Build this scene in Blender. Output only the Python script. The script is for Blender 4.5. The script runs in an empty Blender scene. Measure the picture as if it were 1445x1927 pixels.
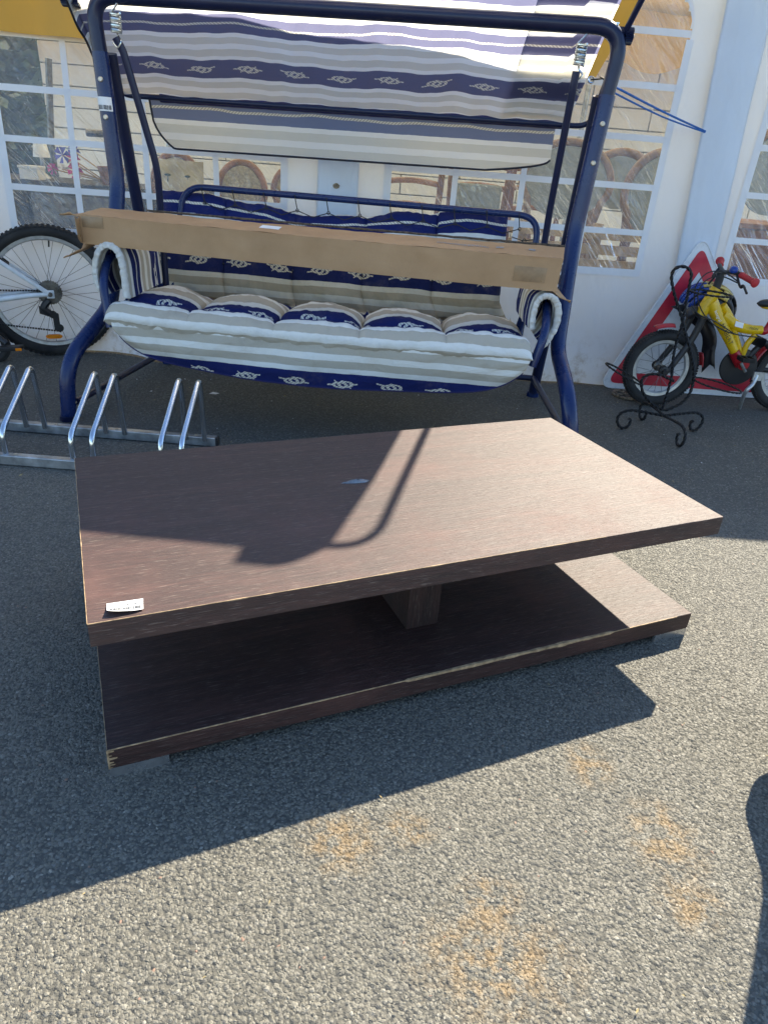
import bpy, math, random
from math import sin, cos, pi, sqrt, radians, atan2, floor
from mathutils import Vector, Matrix, noise
random.seed(7)
U = 1.1                      # metres per layout unit (camera height)
sc = bpy.context.scene
COL = sc.collection
# ------------------------------------------------------------------ camera
FPX, PITCH, ROLL = 1301.0, radians(27.13), radians(4.476)
IW, IH = 1445.0, 1927.0
fw = Vector((0, cos(PITCH), -sin(PITCH))); r0 = Vector((1, 0, 0)); u0 = r0.cross(fw)
cr = cos(ROLL)*r0 + sin(ROLL)*u0; cu = -sin(ROLL)*r0 + cos(ROLL)*u0
CP = Vector((0, 0, 1))
cd = bpy.data.cameras.new('camera'); cam = bpy.data.objects.new('camera', cd); COL.objects.link(cam)
cd.sensor_fit = 'VERTICAL'; cd.sensor_height = 24; cd.sensor_width = 18; cd.lens = 24*FPX/IH
cd.clip_start = .02; cd.clip_end = 500
M = Matrix((cr, cu, -fw)).transposed().to_4x4(); M.translation = CP*U
cam.matrix_world = M; sc.camera = cam
# ------------------------------------------------------------------ light
SUN = Vector((.53, .913, 1.0)).normalized()
w = bpy.data.worlds.new('World'); sc.world = w; w.use_nodes = True
nt = w.node_tree; bg = nt.nodes['Background']; sky = nt.nodes.new('ShaderNodeTexSky')
sky.sky_type = 'NISHITA'; sky.sun_disc = False
sky.sun_elevation = math.asin(SUN.z); sky.sun_rotation = atan2(SUN.x, SUN.y)
sky.air_density = 1.0; sky.dust_density = .1; sky.ozone_density = 3.0
nt.links.new(sky.outputs[0], bg.inputs[0]); bg.inputs[1].default_value = .122
sl = bpy.data.lights.new('sun', 'SUN'); sl.energy = 5.0; sl.angle = radians(.53); sl.color = (1, .91, .74)
so = bpy.data.objects.new('sun', sl); COL.objects.link(so); so.rotation_euler = SUN.to_track_quat('Z', 'Y').to_euler()
so.location = (3, 5, 8)
sc.view_settings.view_transform = 'Standard'; sc.view_settings.look = 'None'
sc.view_settings.exposure = 1.36; sc.view_settings.gamma = 1
sc.render.engine = 'CYCLES'
sc.cycles.max_bounces = 8; sc.cycles.transparent_max_bounces = 16

def ray(px, py): return fw + cr*((px-IW/2)/FPX) - cu*((py-IH/2)/FPX)
def at(px, py, y):
    d = ray(px, py); return CP + d*(y/d.y)
def gnd(px, py, z=0.0):
    d = ray(px, py); return CP + d*((z-1)/d.z)

# ------------------------------------------------------------------ node helper
class X:
    """a shader value; arithmetic builds math nodes"""
    def __init__(s, t, o): s.t = t; s.o = o
    def m(s, op, *a):
        n = s.t.nodes.new('ShaderNodeMath'); n.operation = op
        for i, v in enumerate((s,)+a):
            if isinstance(v, X): s.t.links.new(v.o, n.inputs[i])
            else: n.inputs[i].default_value = v
        return X(s.t, n.outputs[0])
    def __add__(s, b): return s.m('ADD', b)
    def __sub__(s, b): return s.m('SUBTRACT', b)
    def __mul__(s, b): return s.m('MULTIPLY', b)
    def __truediv__(s, b): return s.m('DIVIDE', b)
    def lt(s, b): return s.m('LESS_THAN', b)
    def gt(s, b): return s.m('GREATER_THAN', b)
    def mx(s, b): return s.m('MAXIMUM', b)
    def mn(s, b): return s.m('MINIMUM', b)
    def ab(s): return s.m('ABSOLUTE')
    def fr(s): return s.m('FRACT')
    def sq(s): return s.m('SQRT')
    def sn(s): return s.m('SINE')
    def step(s, a, b):
        n = s.t.nodes.new('ShaderNodeMapRange'); n.interpolation_type = 'SMOOTHSTEP'
        s.t.links.new(s.o, n.inputs[0]); n.inputs[1].default_value = a; n.inputs[2].default_value = b
        return X(s.t, n.outputs[0])

class Mat:
    def __init__(s, name, rough=.6, spec=.5, metal=0, base=(.5, .5, .5)):
        s.m = bpy.data.materials.new(name); s.m.use_nodes = True; s.t = s.m.node_tree
        s.b = s.t.nodes['Principled BSDF']; s.out = s.t.nodes['Material Output']
        s.b.inputs['Roughness'].default_value = rough; s.b.inputs['Specular IOR Level'].default_value = spec
        s.b.inputs['Metallic'].default_value = metal; s.b.inputs['Base Color'].default_value = (*base, 1)
    def n(s, k, **kw):
        x = s.t.nodes.new('ShaderNode'+k)
        for a, v in kw.items(): setattr(x, a, v)
        return x
    def pos(s):
        return s.n('NewGeometry').outputs['Position']
    def obj(s): return s.n('TexCoord').outputs['Object']
    def uv(s): return s.n('TexCoord').outputs['UV']
    def mapv(s, v, scale=(1, 1, 1), rot=(0, 0, 0), loc=(0, 0, 0)):
        if any(rot) and tuple(scale) != (1, 1, 1):      # turn first, then stretch
            v = s.mapv(v, rot=rot); rot = (0, 0, 0)
        x = s.n('Mapping'); s.t.links.new(v, x.inputs[0]); x.inputs['Scale'].default_value = scale
        x.inputs['Rotation'].default_value = rot; x.inputs['Location'].default_value = loc; return x.outputs[0]
    def noise(s, v, scale, det=4, rough=.55, dist=0):
        x = s.n('TexNoise'); s.t.links.new(v, x.inputs['Vector']); x.inputs['Scale'].default_value = scale
        x.inputs['Detail'].default_value = det; x.inputs['Roughness'].default_value = rough
        x.inputs['Distortion'].default_value = dist; return X(s.t, x.outputs['Fac'])
    def vor(s, v, scale, feat='F1', out='Distance'):
        x = s.n('TexVoronoi', feature=feat); s.t.links.new(v, x.inputs['Vector']); x.inputs['Scale'].default_value = scale
        return x.outputs[out]
    def sep(s, v):
        x = s.n('SeparateXYZ'); s.t.links.new(v, x.inputs[0]); return [X(s.t, o) for o in x.outputs]
    def ramp(s, f, stops, const=False):
        x = s.n('ValToRGB'); s.t.links.new(f.o, x.inputs[0]); cr_ = x.color_ramp
        if const: cr_.interpolation = 'CONSTANT'
        while len(cr_.elements) < len(stops): cr_.elements.new(.5)
        for e, (p, c) in zip(cr_.elements, stops): e.position = p; e.color = (*c, 1)
        return x.outputs[0]
    def mix(s, f, a, b, mode='MIX'):
        x = s.n('Mix', data_type='RGBA', blend_type=mode)
        for i, v in ((0, f), (6, a), (7, b)):
            if isinstance(v, X): s.t.links.new(v.o, x.inputs[i])
            elif isinstance(v, tuple): x.inputs[i].default_value = (*v, 1)
            elif isinstance(v, (int, float)): x.inputs[i].default_value = v
            else: s.t.links.new(v, x.inputs[i])
        return x.outputs[2]
    def col(s, c): s.t.links.new(c, s.b.inputs['Base Color']); return s
    def rgh(s, x): s.t.links.new(x.o, s.b.inputs['Roughness']); return s
    def bump(s, h, strength=.5, dist=.01, tgt=None):
        x = s.n('Bump'); s.t.links.new(h.o if isinstance(h, X) else h, x.inputs['Height'])
        x.inputs['Strength'].default_value = strength; x.inputs['Distance'].default_value = dist
        s.t.links.new(x.outputs[0], (tgt or s.b).inputs['Normal']); return x.outputs[0]
    def translucent(s, colour, amount, normal=None):
        tr = s.n('BsdfTranslucent'); mx = s.n('MixShader')
        if isinstance(colour, tuple): tr.inputs[0].default_value = (*colour, 1)
        else: s.t.links.new(colour, tr.inputs[0])
        if normal: s.t.links.new(normal, tr.inputs['Normal'])
        mx.inputs[0].default_value = amount
        s.t.links.new(s.b.outputs[0], mx.inputs[1]); s.t.links.new(tr.outputs[0], mx.inputs[2])
        s.t.links.new(mx.outputs[0], s.out.inputs[0]); return s

def simple(name, base, rough=.5, metal=0, var=.12, scale=30, spec=.5, bump=0):
    m = Mat(name, rough, spec, metal); v = m.obj(); f = m.noise(v, scale, 5)
    d = tuple(c*(1-var*2) for c in base); l = tuple(min(1, c*(1+var)) for c in base)
    m.col(m.ramp(f, [(.3, d), (.7, l)]))
    m.rgh(m.noise(v, scale*.6, 4)*.25 + (rough-.12))
    if bump: m.bump(f, bump, .004)
    return m.m

MT = {}
def rust_mask(m, p):
    """orange rust stains at their places on the tarmac"""
    x, y, z = m.sep(p)
    tot = None
    for px, py, rx, ry in ((925, 1700, .06, .055), (935, 1810, .13, .09), (1250, 1580, .07, .09), (640, 1580, .07, .07), (1110, 1440, .05, .06), (1300, 1700, .06, .05), (770, 1560, .05, .04)):
        g = gnd(px, py)*U
        e = (((x-g.x)/rx).m('POWER', 2) + ((y-g.y)/ry).m('POWER', 2)).sq()
        f = (e*-1+1.25).mx(0)
        tot = f if tot is None else tot.mx(f)
    n = m.noise(p, 26, 5, .7)
    return (tot*.9*(n*3.4-1.45)).mx(0).mn(.42)

def mk_asphalt():
    m = Mat('asphalt', .8, .35); p = m.pos()
    vd = m.vor(p, 120); vc = m.vor(p, 120, out='Color')
    sp = m.sep(vc)[0]
    big = m.noise(p, 1.3, 5, .6); fine = m.noise(p, 420, 3, .6)
    c = m.ramp(sp, [(0, (.10, .095, .078)), (.55, (.13, .122, .10)), (.85, (.16, .15, .125)), (1, (.30, .28, .23))])
    c = m.mix(m.vor(p, 120) if False else X(m.t, vd).step(.35, .75), c, (.09, .085, .07))
    c = m.mix(big.step(.25, .8)*.45, c, (.15, .145, .13))
    c = m.mix(rust_mask(m, p), c, (.28, .17, .06))
    # dusty leaf dirt gathered along the tent foot
    x, y, z = m.sep(p)
    d = (y.step(2.9, 3.9))*m.noise(p, 14, 6, .75).step(.5, .8)
    c = m.mix(d*.3, c, (.10, .085, .05))
    m.col(c)
    h = X(m.t, vd)*-1.0 + fine*.5 + m.noise(p, 60, 3)*.8
    m.bump(h, 1.0, .006); return m.m

def mk_chip():
    m = Mat('stone_chip', .58, .45); p = m.pos()
    r = X(m.t, m.n('ObjectInfo').outputs['Random'])
    c = m.ramp(r, [(0, (.125, .114, .085)), (.4, (.165, .151, .115)), (.85, (.205, .188, .145)), (.98, (.25, .23, .18)), (1, (.38, .35, .28))])
    c = m.mix(m.noise(p, 2.2, 5, .65).step(.35, .75)*.35, c, (.13, .125, .105))
    c = m.mix(m.noise(p, 300, 3)*.3, c, (.10, .096, .085))
    c = m.mix(r.gt(.9985), c, (.26, .16, .11))
    c = m.mix(rust_mask(m, p), c, (.36, .215, .07)); m.col(c)
    m.bump(m.noise(p, 900, 2), .5, .001); return m.m

def mk_wood(name, rot, upright=False, sheen_tint=0, pores=.30, tone=1.0, base=((.022, .0085, .007), (.041, .0165, .0135), (.082, .034, .027))):
    m = Mat(name, .5, .5); p = m.mapv(m.pos(), rot=(0, 0, -rot))
    if upright: p = m.mapv(p, rot=(0, pi/2, 0))
    g = m.mapv(p, scale=(1.2, 30, 30)); g2 = m.mapv(p, scale=(26, 420, 420)); g3 = m.mapv(p, scale=(12, 190, 190))
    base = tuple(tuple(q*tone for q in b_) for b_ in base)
    a = m.noise(g, 1.6, 6, .6, .6); pore = m.noise(g2, 1, 3, .6); st = m.noise(g3, 1, 3, .5)
    c = m.ramp(a*.6+st*.4, [(.30, base[0]), (.5, base[1]), (.72, base[2])])
    c = m.mix(pore.step(.57, .70)*pores, c, (.42, .33, .26))
    patch = m.noise(p, 3.2, 5, .65).step(.45, .75)*tone
    c = m.mix(patch*.32, c, (.18, .072, .052))
    if sheen_tint: c = m.mix((m.noise(p, 5, 6, .7)*.8+.6)*sheen_tint, c, (.33, .29, .26))  # pale tint standing in for the sky sheen on the table top
    m.col(c); m.rgh(pore*.22+.47+patch*.06)
    m.bump(pore*1.0+st*.6, .8, .0016); return m.m

NAVY = (.012, .02, .115); WHITE = (.76, .75, .69); BEIGE = (.47, .43, .35)
def mk_stripe(name, trans=0.0, dirt=.2, navy=NAVY, off=0.0, bump=.35, white=WHITE, beige=BEIGE):
    m = Mat(name, .85, .2); uv = m.uv(); u, v, _ = m.sep(uv)
    wob = m.noise(uv, 14, 3)
    f = v + off + (wob-.5)*.006
    P = .466
    ph = (f/P).fr()
    N, Wc, B = navy, white, beige
    st = [(0, N), (.2146, Wc), (.2575, B), (.3326, Wc), (.3927, B), (.4635, Wc), (.5107, N), (.7039, Wc), (.7468, B), (.8219, Wc), (.882, B), (.9528, Wc)]
    c = m.ramp(ph, st, True)
    q = ph*P
    # rope line printed along one navy band
    wave = ((u*11).sn()+(u*27+1.3).sn()*.5)*.0035
    rope = (q-.283+wave).ab().lt(.0052)
    twist = ((u*420+q*500).sn()*.5+.5)
    ropec = m.mix(twist, (.80, .78, .70), (.42, .40, .34))
    c = m.mix(rope, c, ropec)
    # knots printed along the other navy band
    cell = u/.2; cx = (cell.fr()-.5)*.2; cy = q-.05
    kind = (cell.m('FLOOR')*.377).fr()
    def ring(x0, y0, a, b, t):
        e = (((cx-x0)/a).m('POWER', 2)+((cy-y0)/b).m('POWER', 2)).sq()
        return (e-1).ab().lt(t)
    k = ring(-.010, .002, .026, .012, .26).mx(ring(.012, -.002, .027, .013, .25)).mx(ring(0, 0, .012, .017, .22))
    slope = cx*(kind*.5-.25)
    tails = ((cy+slope).ab().lt(.0035))*(cx.ab().lt(.062))*(cx.ab().gt(.028))
    tail2 = ((cy-cx*.7-.006).ab().lt(.0033))*(cx.lt(-.006))*(cx.gt(-.034))*(kind.gt(.4))
    tail3 = ((cy-cx*.7+.008).ab().lt(.0033))*(cx.gt(.008))*(cx.lt(.036))*(kind.gt(.4))
    km = (k.mx(tails).mx(tail2).mx(tail3))*q.lt(.1)
    c = m.mix(km, c, ropec)
    if name == 'cushion_fabric':      # shade under the carton, painted brown into the backrest panel
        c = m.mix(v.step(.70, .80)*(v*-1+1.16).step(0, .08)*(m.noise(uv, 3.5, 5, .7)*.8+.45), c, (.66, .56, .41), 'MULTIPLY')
    # grime
    d = m.noise(uv, 5, 6, .7).step(.5, .8)*dirt
    c = m.mix(d, c, (.20, .16, .12))
    m.col(c)
    h = m.noise(m.mapv(uv, scale=(1, 1.6, 1)), 9, 6, .62, .8)*1.0 + m.noise(uv, 600, 2)*.04
    nb = m.bump(h, bump, .02)
    if trans: m.translucent(c, trans, nb)
    return m.m

def mk_tentcloth(name, base=(.80, .82, .84), tr=.22, dirt=True, bump=.35):
    m = Mat(name, .45, .35); p = m.pos(); x, y, z = m.sep(p)
    c = m.ramp(m.noise(p, 2.2, 5, .6), [(.25, tuple(v*.94 for v in base)), (.75, base)])
    if dirt:
        d = (z*-1+.34).mx(0).step(0, .34)*m.noise(p, 9, 6, .75).step(.48, .75)
        c = m.mix(d*.8, c, (.30, .24, .15))
        c = m.mix(m.noise(p, 3, 6, .8).step(.62, .85)*.15, c, (.5, .46, .38))
    m.col(c)
    h = m.noise(m.mapv(p, scale=(2.2, 2.2, .8), rot=(0, .5, 0)), 2.6, 3, .45, .3) + m.noise(m.mapv(p, scale=(9, 9, 3), rot=(0, -.7, 0)), 2.2, 3, .5, .6)*.12
    nb = m.bump(h, bump, .06)
    m.translucent(c, tr, nb); return m.m

def mk_film():
    """clear crinkled PVC"""
    m = Mat('clear_vinyl', .1, .5); p = m.pos()
    t = m.t; t.nodes.remove(m.b)
    trn = m.n('BsdfTransparent'); trn.inputs[0].default_value = (.93, .95, .96, 1)
    gl = m.n('BsdfGlossy'); gl.inputs['Roughness'].default_value = .05; gl.inputs[0].default_value = (1, 1, 1, 1)
    df = m.n('BsdfDiffuse'); df.inputs[0].default_value = (.8, .82, .85, 1)
    x, y, z = m.sep(p)
    a = m.noise(m.mapv(p, scale=(2.0, 2.0, 11), rot=(0, -.85, 0)), 1.3, 3, .5, .9)
    b = m.noise(m.mapv(p, scale=(9, 9, 34), rot=(0, -.6, 0)), 1.3, 3, .6, 1.6)
    reg = m.noise(p, 1.7, 2).step(.42, .62)
    low = (z*-1+1.25).step(0, .6)*.65+.35
    h = (a + b*.28*reg)*low
    bp = m.n('Bump'); t.links.new(h.o, bp.inputs['Height']); bp.inputs['Strength'].default_value = 1; bp.inputs['Distance'].default_value = .16
    t.links.new(bp.outputs[0], gl.inputs['Normal'])
    fr = m.n('Fresnel'); fr.inputs[0].default_value = 1.5; t.links.new(bp.outputs[0], fr.inputs['Normal'])
    f = X(t, fr.outputs[0])*1.5+.03
    m1 = m.n('MixShader'); t.links.new(f.mn(.75).o, m1.inputs[0]); t.links.new(trn.outputs[0], m1.inputs[1]); t.links.new(gl.outputs[0], m1.inputs[2])
    hz = (m.noise(m.mapv(p, scale=(2, 2, 26), rot=(0, -.8, 0)), 1.4, 4, .6, 1).step(.55, .85))*.28+.13
    m2 = m.n('MixShader'); t.links.new(hz.o, m2.inputs[0]); t.links.new(m1.outputs[0], m2.inputs[1]); t.links.new(df.outputs[0], m2.inputs[2])
    t.links.new(m2.outputs[0], m.out.inputs[0]); return m.m

def mk_card():
    m = Mat('cardboard', .8, .25); p = m.obj()
    c = m.ramp(m.noise(p, 6, 5, .6), [(.3, (.42, .25, .125)), (.7, (.53, .325, .17))])
    c = m.mix(m.noise(m.mapv(p, scale=(3, 3, 40)), 3, 3)*.2, c, (.38, .24, .14))
    m.col(c); m.bump(m.noise(p, 13, 5, .6), .35, .01); return m.m

def mk_paint(name, base, chip=(.35, .30, .28), rough=.22):
    m = Mat(name, rough, .4); p = m.pos()
    c = m.ramp(m.noise(p, 8, 4), [(.3, tuple(v*.8 for v in base)), (.7, base)])
    c = m.mix(m.noise(p, 34, 6, .8).step(.74, .78)*.7, c, chip)
    c = m.mix(m.noise(p, 5, 6, .7).step(.5, .9)*.03, c, (.4, .38, .35))
    m.col(c); m.rgh(m.noise(p, 20, 5)*.25+rough-.06); m.b.inputs['Coat Weight'].default_value = .1
    return m.m

def mk_tyre():
    m = Mat('tyre_rubber', .8, .4); p = m.obj()
    m.col(m.ramp(m.noise(p, 12, 5), [(.3, (.012, .012, .013)), (.75, (.045, .043, .04))])); return m.m

MT['asphalt'] = mk_asphalt(); MT['chip'] = mk_chip()
TROT = .4368
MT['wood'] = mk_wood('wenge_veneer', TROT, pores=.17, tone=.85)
MT['wood_sheen_tint'] = mk_wood('sheen_tinted_wenge_veneer', TROT, sheen_tint=.05)
MT['wood_post'] = mk_wood('wenge_veneer_upright', TROT, True, pores=.10, tone=.5)  # shelf and post tones lowered, painting in the shade below the top
MT['rawwood'] = simple('worn_raw_edge', (.46, .31, .17), .7, scale=60, var=.3)
MT['canopy'] = mk_stripe('canopy_fabric', .75, .05, navy=(.15, .155, .255), bump=.3, white=(.93, .93, .90), beige=(.72, .70, .63))
MT['valance'] = mk_stripe('pale_valance_fabric', .6, .05, navy=(.20, .24, .38), bump=.3, white=(.93, .93, .91), beige=(.74, .73, .67))  # navy set paler than on the canopy cloth
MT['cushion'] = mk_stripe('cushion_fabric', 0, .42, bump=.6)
MT['sleeve'] = mk_stripe('arm_sleeve_fabric', 0, .2, off=.19)
MT['whitecloth'] = simple('cream_piped_cloth', (.68, .66, .60), .85, var=.1, scale=40, bump=.3)
MT['piping'] = simple('navy_black_piping', (.010, .011, .022), .6)
MT['navysleeve'] = simple('navy_hem', (.02, .018, .10), .7, scale=50)
MT['tent'] = mk_tentcloth('white_tent_cloth', (.85, .90, .96), .32)
MT['tentstrip'] = mk_tentcloth('white_tent_strip', (.84, .85, .87), .12, False, .25)
MT['roof'] = mk_tentcloth('yellow_roof_cloth', (.88, .74, .45), .75, False)
MT['rear'] = mk_tentcloth('peach_rear_cloth', (.92, .62, .28), .75, False)
MT['tarp'] = mk_tentcloth('yellow_tarp', (.72, .42, .07), .40, False)
MT['film'] = mk_film()
MT['blue'] = mk_paint('navy_gloss_paint', (.007, .022, .10))
MT['dkblue'] = mk_paint('dark_navy_paint', (.006, .012, .05), rough=.3)
MT['galv'] = simple('galvanised_tube', (.70, .74, .78), .2, 1, .08, 12)
MT['galvrail'] = simple('galvanised_rail', (.42, .44, .46), .45, .9, .25, 18)
MT['chrome'] = simple('brushed_chrome_foot', (.62, .62, .62), .28, .9)
MT['bolt'] = simple('bolt_head', (.55, .50, .42), .4, .8)
MT['spring'] = simple('zinc_spring', (.62, .66, .66), .28, 1, .1)
MT['card'] = mk_card()
MT['carddark'] = simple('torn_card_edge', (.10, .075, .055), .9, var=.4, scale=80)
MT['tape'] = simple('brown_tape', (.33, .20, .10), .3)
MT['white'] = simple('white_label', (.82, .82, .80), .5, var=.03)
MT['ink'] = simple('black_ink', (.02, .02, .02), .6)
MT['greyink'] = simple('grey_print', (.33, .31, .30), .7)
MT['tyre'] = mk_tyre()
MT['rim'] = simple('alloy_rim', (.60, .61, .60), .35, .7, .12)
MT['spoke'] = simple('steel_spoke', (.20, .20, .21), .4, .8)
MT['bikewhite'] = simple('white_bike_paint', (.72, .75, .76), .3, var=.06)
MT['black'] = simple('black_plastic', (.016, .016, .018), .45)
MT['blackmetal'] = simple('black_iron', (.012, .012, .013), .5, .3, .3, 60, bump=.3)
MT['steel'] = simple('greasy_steel', (.20, .19, .17), .4, .9, .3)
MT['orange'] = simple('orange_reflector', (.85, .25, .01), .2)
MT['yellow'] = simple('yellow_bike_paint', (.72, .44, .004), .28, var=.08)
MT['red'] = simple('red_bike_paint', (.42, .012, .02), .3)
MT['redgrip'] = simple('red_rubber_grip', (.50, .025, .03), .6, bump=.2)
MT['helmblue'] = simple('blue_helmet_shell', (.01, .05, .28), .25)
MT['helmyel'] = simple('yellow_helmet_shell', (.60, .45, .12), .3)
MT['ribbon'] = simple('black_ribbon', (.010, .010, .014), .35)
MT['signred'] = simple('faded_sign_red', (.56, .018, .045), .4, var=.1, scale=18)
def mk_signwhite():
    m = Mat('sign_white', .4, .4); p = m.pos()
    c = m.ramp(m.noise(p, 30, 6, .75), [(.30, (.50, .50, .50)), (.42, (.70, .71, .72)), (.7, (.78, .79, .80))]); m.col(c); return m.m
MT['signwhite'] = mk_signwhite()
MT['rope'] = simple('blue_rope', (.01, .13, .45), .6)
MT['block'] = simple('white_painted_block', (.88, .87, .83), .8, var=.06, scale=4, bump=.3)
MT['mortar'] = simple('block_joint', (.62, .61, .57), .9)
MT['bentwood'] = simple('bent_brown_wood', (.30, .12, .045), .4, var=.2, scale=12)
MT['palewood'] = simple('pale_wood', (.55, .36, .16), .6, var=.2, scale=10)
MT['greyfab'] = simple('grey_green_upholstery', (.36, .38, .34), .9, var=.1)
MT['cane'] = simple('cane_weave', (.52, .42, .24), .8, var=.25, scale=90)
MT['paper'] = simple('old_canvas', (.60, .50, .30), .8, var=.2, scale=8)
MT['green'] = simple('dark_foliage', (.035, .06, .022), .7, var=.4, scale=14)
MT['darkjunk'] = simple('dark_storage', (.025, .024, .022), .6, var=.4)
MT['pink'] = simple('pink_foil', (.60, .035, .25), .4)
MT['purple'] = simple('violet_foil', (.10, .10, .55), .4)
MT['clay'] = simple('brown_mirror_frame', (.33, .19, .10), .5, var=.15)
MT['brass'] = simple('rusty_cast_iron', (.30, .24, .17), .6, .5, .4, 60)
MT['leaf'] = simple('dry_leaf', (.35, .27, .12), .8, var=.4, scale=70)
MT['wax'] = simple('clear_resin', (.20, .215, .23), .12, 0, .2, 60)
MT['shadow_urn_dark'] = simple('dark_shadow_caster', (.018, .02, .028), .3)

# ------------------------------------------------------------------ mesh helpers (layout units)
def V(*a): return Vector(a)
class MB:
    def __init__(s): s.v = []; s.f = []; s.uv = {}
    def add(s, vs, fs, uvs=None):
        b = len(s.v); s.v += [Vector(p) for p in vs]; s.f += [tuple(i+b for i in f) for f in fs]
        if uvs:
            for i, q in enumerate(uvs): s.uv[b+i] = q
        return s
    def box(s, c, dx, dy, dz):
        """c corner-centre, half axes as vectors"""
        c = Vector(c); P = [c+dx*i+dy*j+dz*k for i in (-1, 1) for j in (-1, 1) for k in (-1, 1)]
        return s.add(P, [(0, 1, 3, 2), (4, 6, 7, 5), (0, 4, 5, 1), (2, 3, 7, 6), (0, 2, 6, 4), (1, 5, 7, 3)])
    def abox(s, x0, x1, y0, y1, z0, z1):
        return s.box(((x0+x1)/2, (y0+y1)/2, (z0+z1)/2), V((x1-x0)/2, 0, 0), V(0, (y1-y0)/2, 0), V(0, 0, (z1-z0)/2))
    def tube(s, pts, r, n=12, closed=False, cap=True, sy=1.0):
        pts = [Vector(p) for p in pts]; N = len(pts); R = r if callable(r) else (lambda t: r)
        tan = []
        for i in range(N):
            a = pts[(i-1) % N if closed else max(0, i-1)]; b = pts[(i+1) % N if closed else min(N-1, i+1)]
            tan.append((b-a).normalized())
        nrm = tan[0].orthogonal().normalized(); rings = []
        vs = []; fs = []
        for i in range(N):
            if i: 
                q = tan[i-1].rotation_difference(tan[i]); nrm = (q @ nrm); nrm = (nrm - tan[i]*nrm.dot(tan[i])).normalized()
            bi = tan[i].cross(nrm); rr = R(i/max(1, N-1))
            for k in range(n):
                a = 2*pi*k/n; vs.append(pts[i]+nrm*(cos(a)*rr)+bi*(sin(a)*rr*sy))
        for i in range(N if closed else N-1):
            j = (i+1) % N
            for k in range(n):
                l = (k+1) % n; fs.append((i*n+k, i*n+l, j*n+l, j*n+k))
        if not closed and cap:
            fs.append(tuple(range(n-1, -1, -1))); fs.append(tuple((N-1)*n+k for k in range(n)))
        return s.add(vs, fs)
    def lathe(s, c, ax, prof, n=24, a0=0, a1=2*pi):
        """prof: (radius, height along ax)"""
        c = Vector(c); ax = Vector(ax).normalized(); e = ax.orthogonal().normalized(); g = ax.cross(e)
        full = abs(a1-a0-2*pi) < 1e-6; K = n if full else n+1
        vs = []; fs = []
        for r, h in prof:
            for k in range(K):
                a = a0+(a1-a0)*k/n; vs.append(c+ax*h+(e*cos(a)+g*sin(a))*r)
        for i in range(len(prof)-1):
            for k in range(n):
                l = (k+1) % K; fs.append((i*K+k, i*K+l, (i+1)*K+l, (i+1)*K+k))
        return s.add(vs, fs)
    def ring(s, c, e1, e2, R, r, n=48, m=8):
        pts = [Vector(c)+e1*(cos(2*pi*k/n)*R)+e2*(sin(2*pi*k/n)*R) for k in range(n)]
        return s.tube(pts, r, m, closed=True)
    def grid(s, fn, nu, nv, uvf=None, closed_v=False):
        vs = []; uvs = []
        for i in range(nu+1):
            for j in range(nv+1):
                a, b = i/nu, j/nv; vs.append(fn(a, b)); uvs.append(uvf(a, b) if uvf else (a, b))
        fs = [(i*(nv+1)+j, (i+1)*(nv+1)+j, (i+1)*(nv+1)+j+1, i*(nv+1)+j+1) for i in range(nu) for j in range(nv)]
        return s.add(vs, fs, uvs)
    def weld(s, d=1e-5):
        import bmesh
        key = {}; mp = []
        nv = []
        for p in s.v:
            k = (round(p.x/d/10), round(p.y/d/10), round(p.z/d/10))
            if k not in key: key[k] = len(nv); nv.append(p)
            mp.append(key[k])
        s.v = nv; s.f = [tuple(mp[i] for i in f) for f in s.f]; s.uv = {}
        return s
    def build(s, name, mat, parent=None, smooth=True, bevel=0, solid=0, mats=None, fm=None, ang=40):
        loc = parent.matrix_world.translation.copy() if parent else Vector((0, 0, 0))
        me = bpy.data.meshes.new(name)
        me.from_pydata([(p*U-loc)[:] for p in s.v], [], s.f)
        if s.uv:
            l = me.uv_layers.new(name='UVMap')
            for lp in me.loops: l.data[lp.index].uv = s.uv.get(lp.vertex_index, (0, 0))
        me.materials.append(MT[mat] if isinstance(mat, str) else mat)
        for x in mats or []: me.materials.append(MT[x])
        if fm:
            for i, p in enumerate(me.polygons): p.material_index = fm(i, p)
        if smooth:
            me.polygons.foreach_set('use_smooth', [True]*len(me.polygons))
            try: me.set_sharp_from_angle(angle=radians(ang))
            except Exception: pass
        me.update()
        o = bpy.data.objects.new(name, me); COL.objects.link(o)
        if parent: o.parent = parent; WM[o.name] = loc
        if bevel:
            b = o.modifiers.new('bevel', 'BEVEL'); b.width = bevel*U; b.segments = 2; b.limit_method = 'ANGLE'
        if solid:
            b = o.modifiers.new('thickness', 'SOLIDIFY'); b.thickness = solid*U; b.offset = 0
        return o
WM = {}
class Fake: pass
def sub(o):
    """lets a part act as a parent: parts have identity transforms inside their thing"""
    f = Fake(); f.o = o; return f
def tag(o, label=None, cat=None, group=None, kind=None):
    if label: o['label'] = label
    if cat: o['category'] = cat
    if group: o['group'] = group
    if kind: o['kind'] = kind
    return o
def thing(name, loc, label, cat, group=None):
    o = bpy.data.objects.new(name, None); COL.objects.link(o); o.location = Vector(loc)*U
    o.matrix_world = Matrix.Translation(o.location); o.empty_display_size = .1
    return tag(o, label, cat, group)
def part(mb, name, mat, t, under=None, **k):
    """part of thing t; under = a part of t to hang it from as a sub-part"""
    o = mb.build(name, mat, t, **k)
    if under: o.parent = under
    return o
def copy_tree(o, parent=None):
    c = o.copy(); COL.objects.link(c); c.parent = parent
    for ch in list(o.children): copy_tree(ch, c)
    return c
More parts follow.
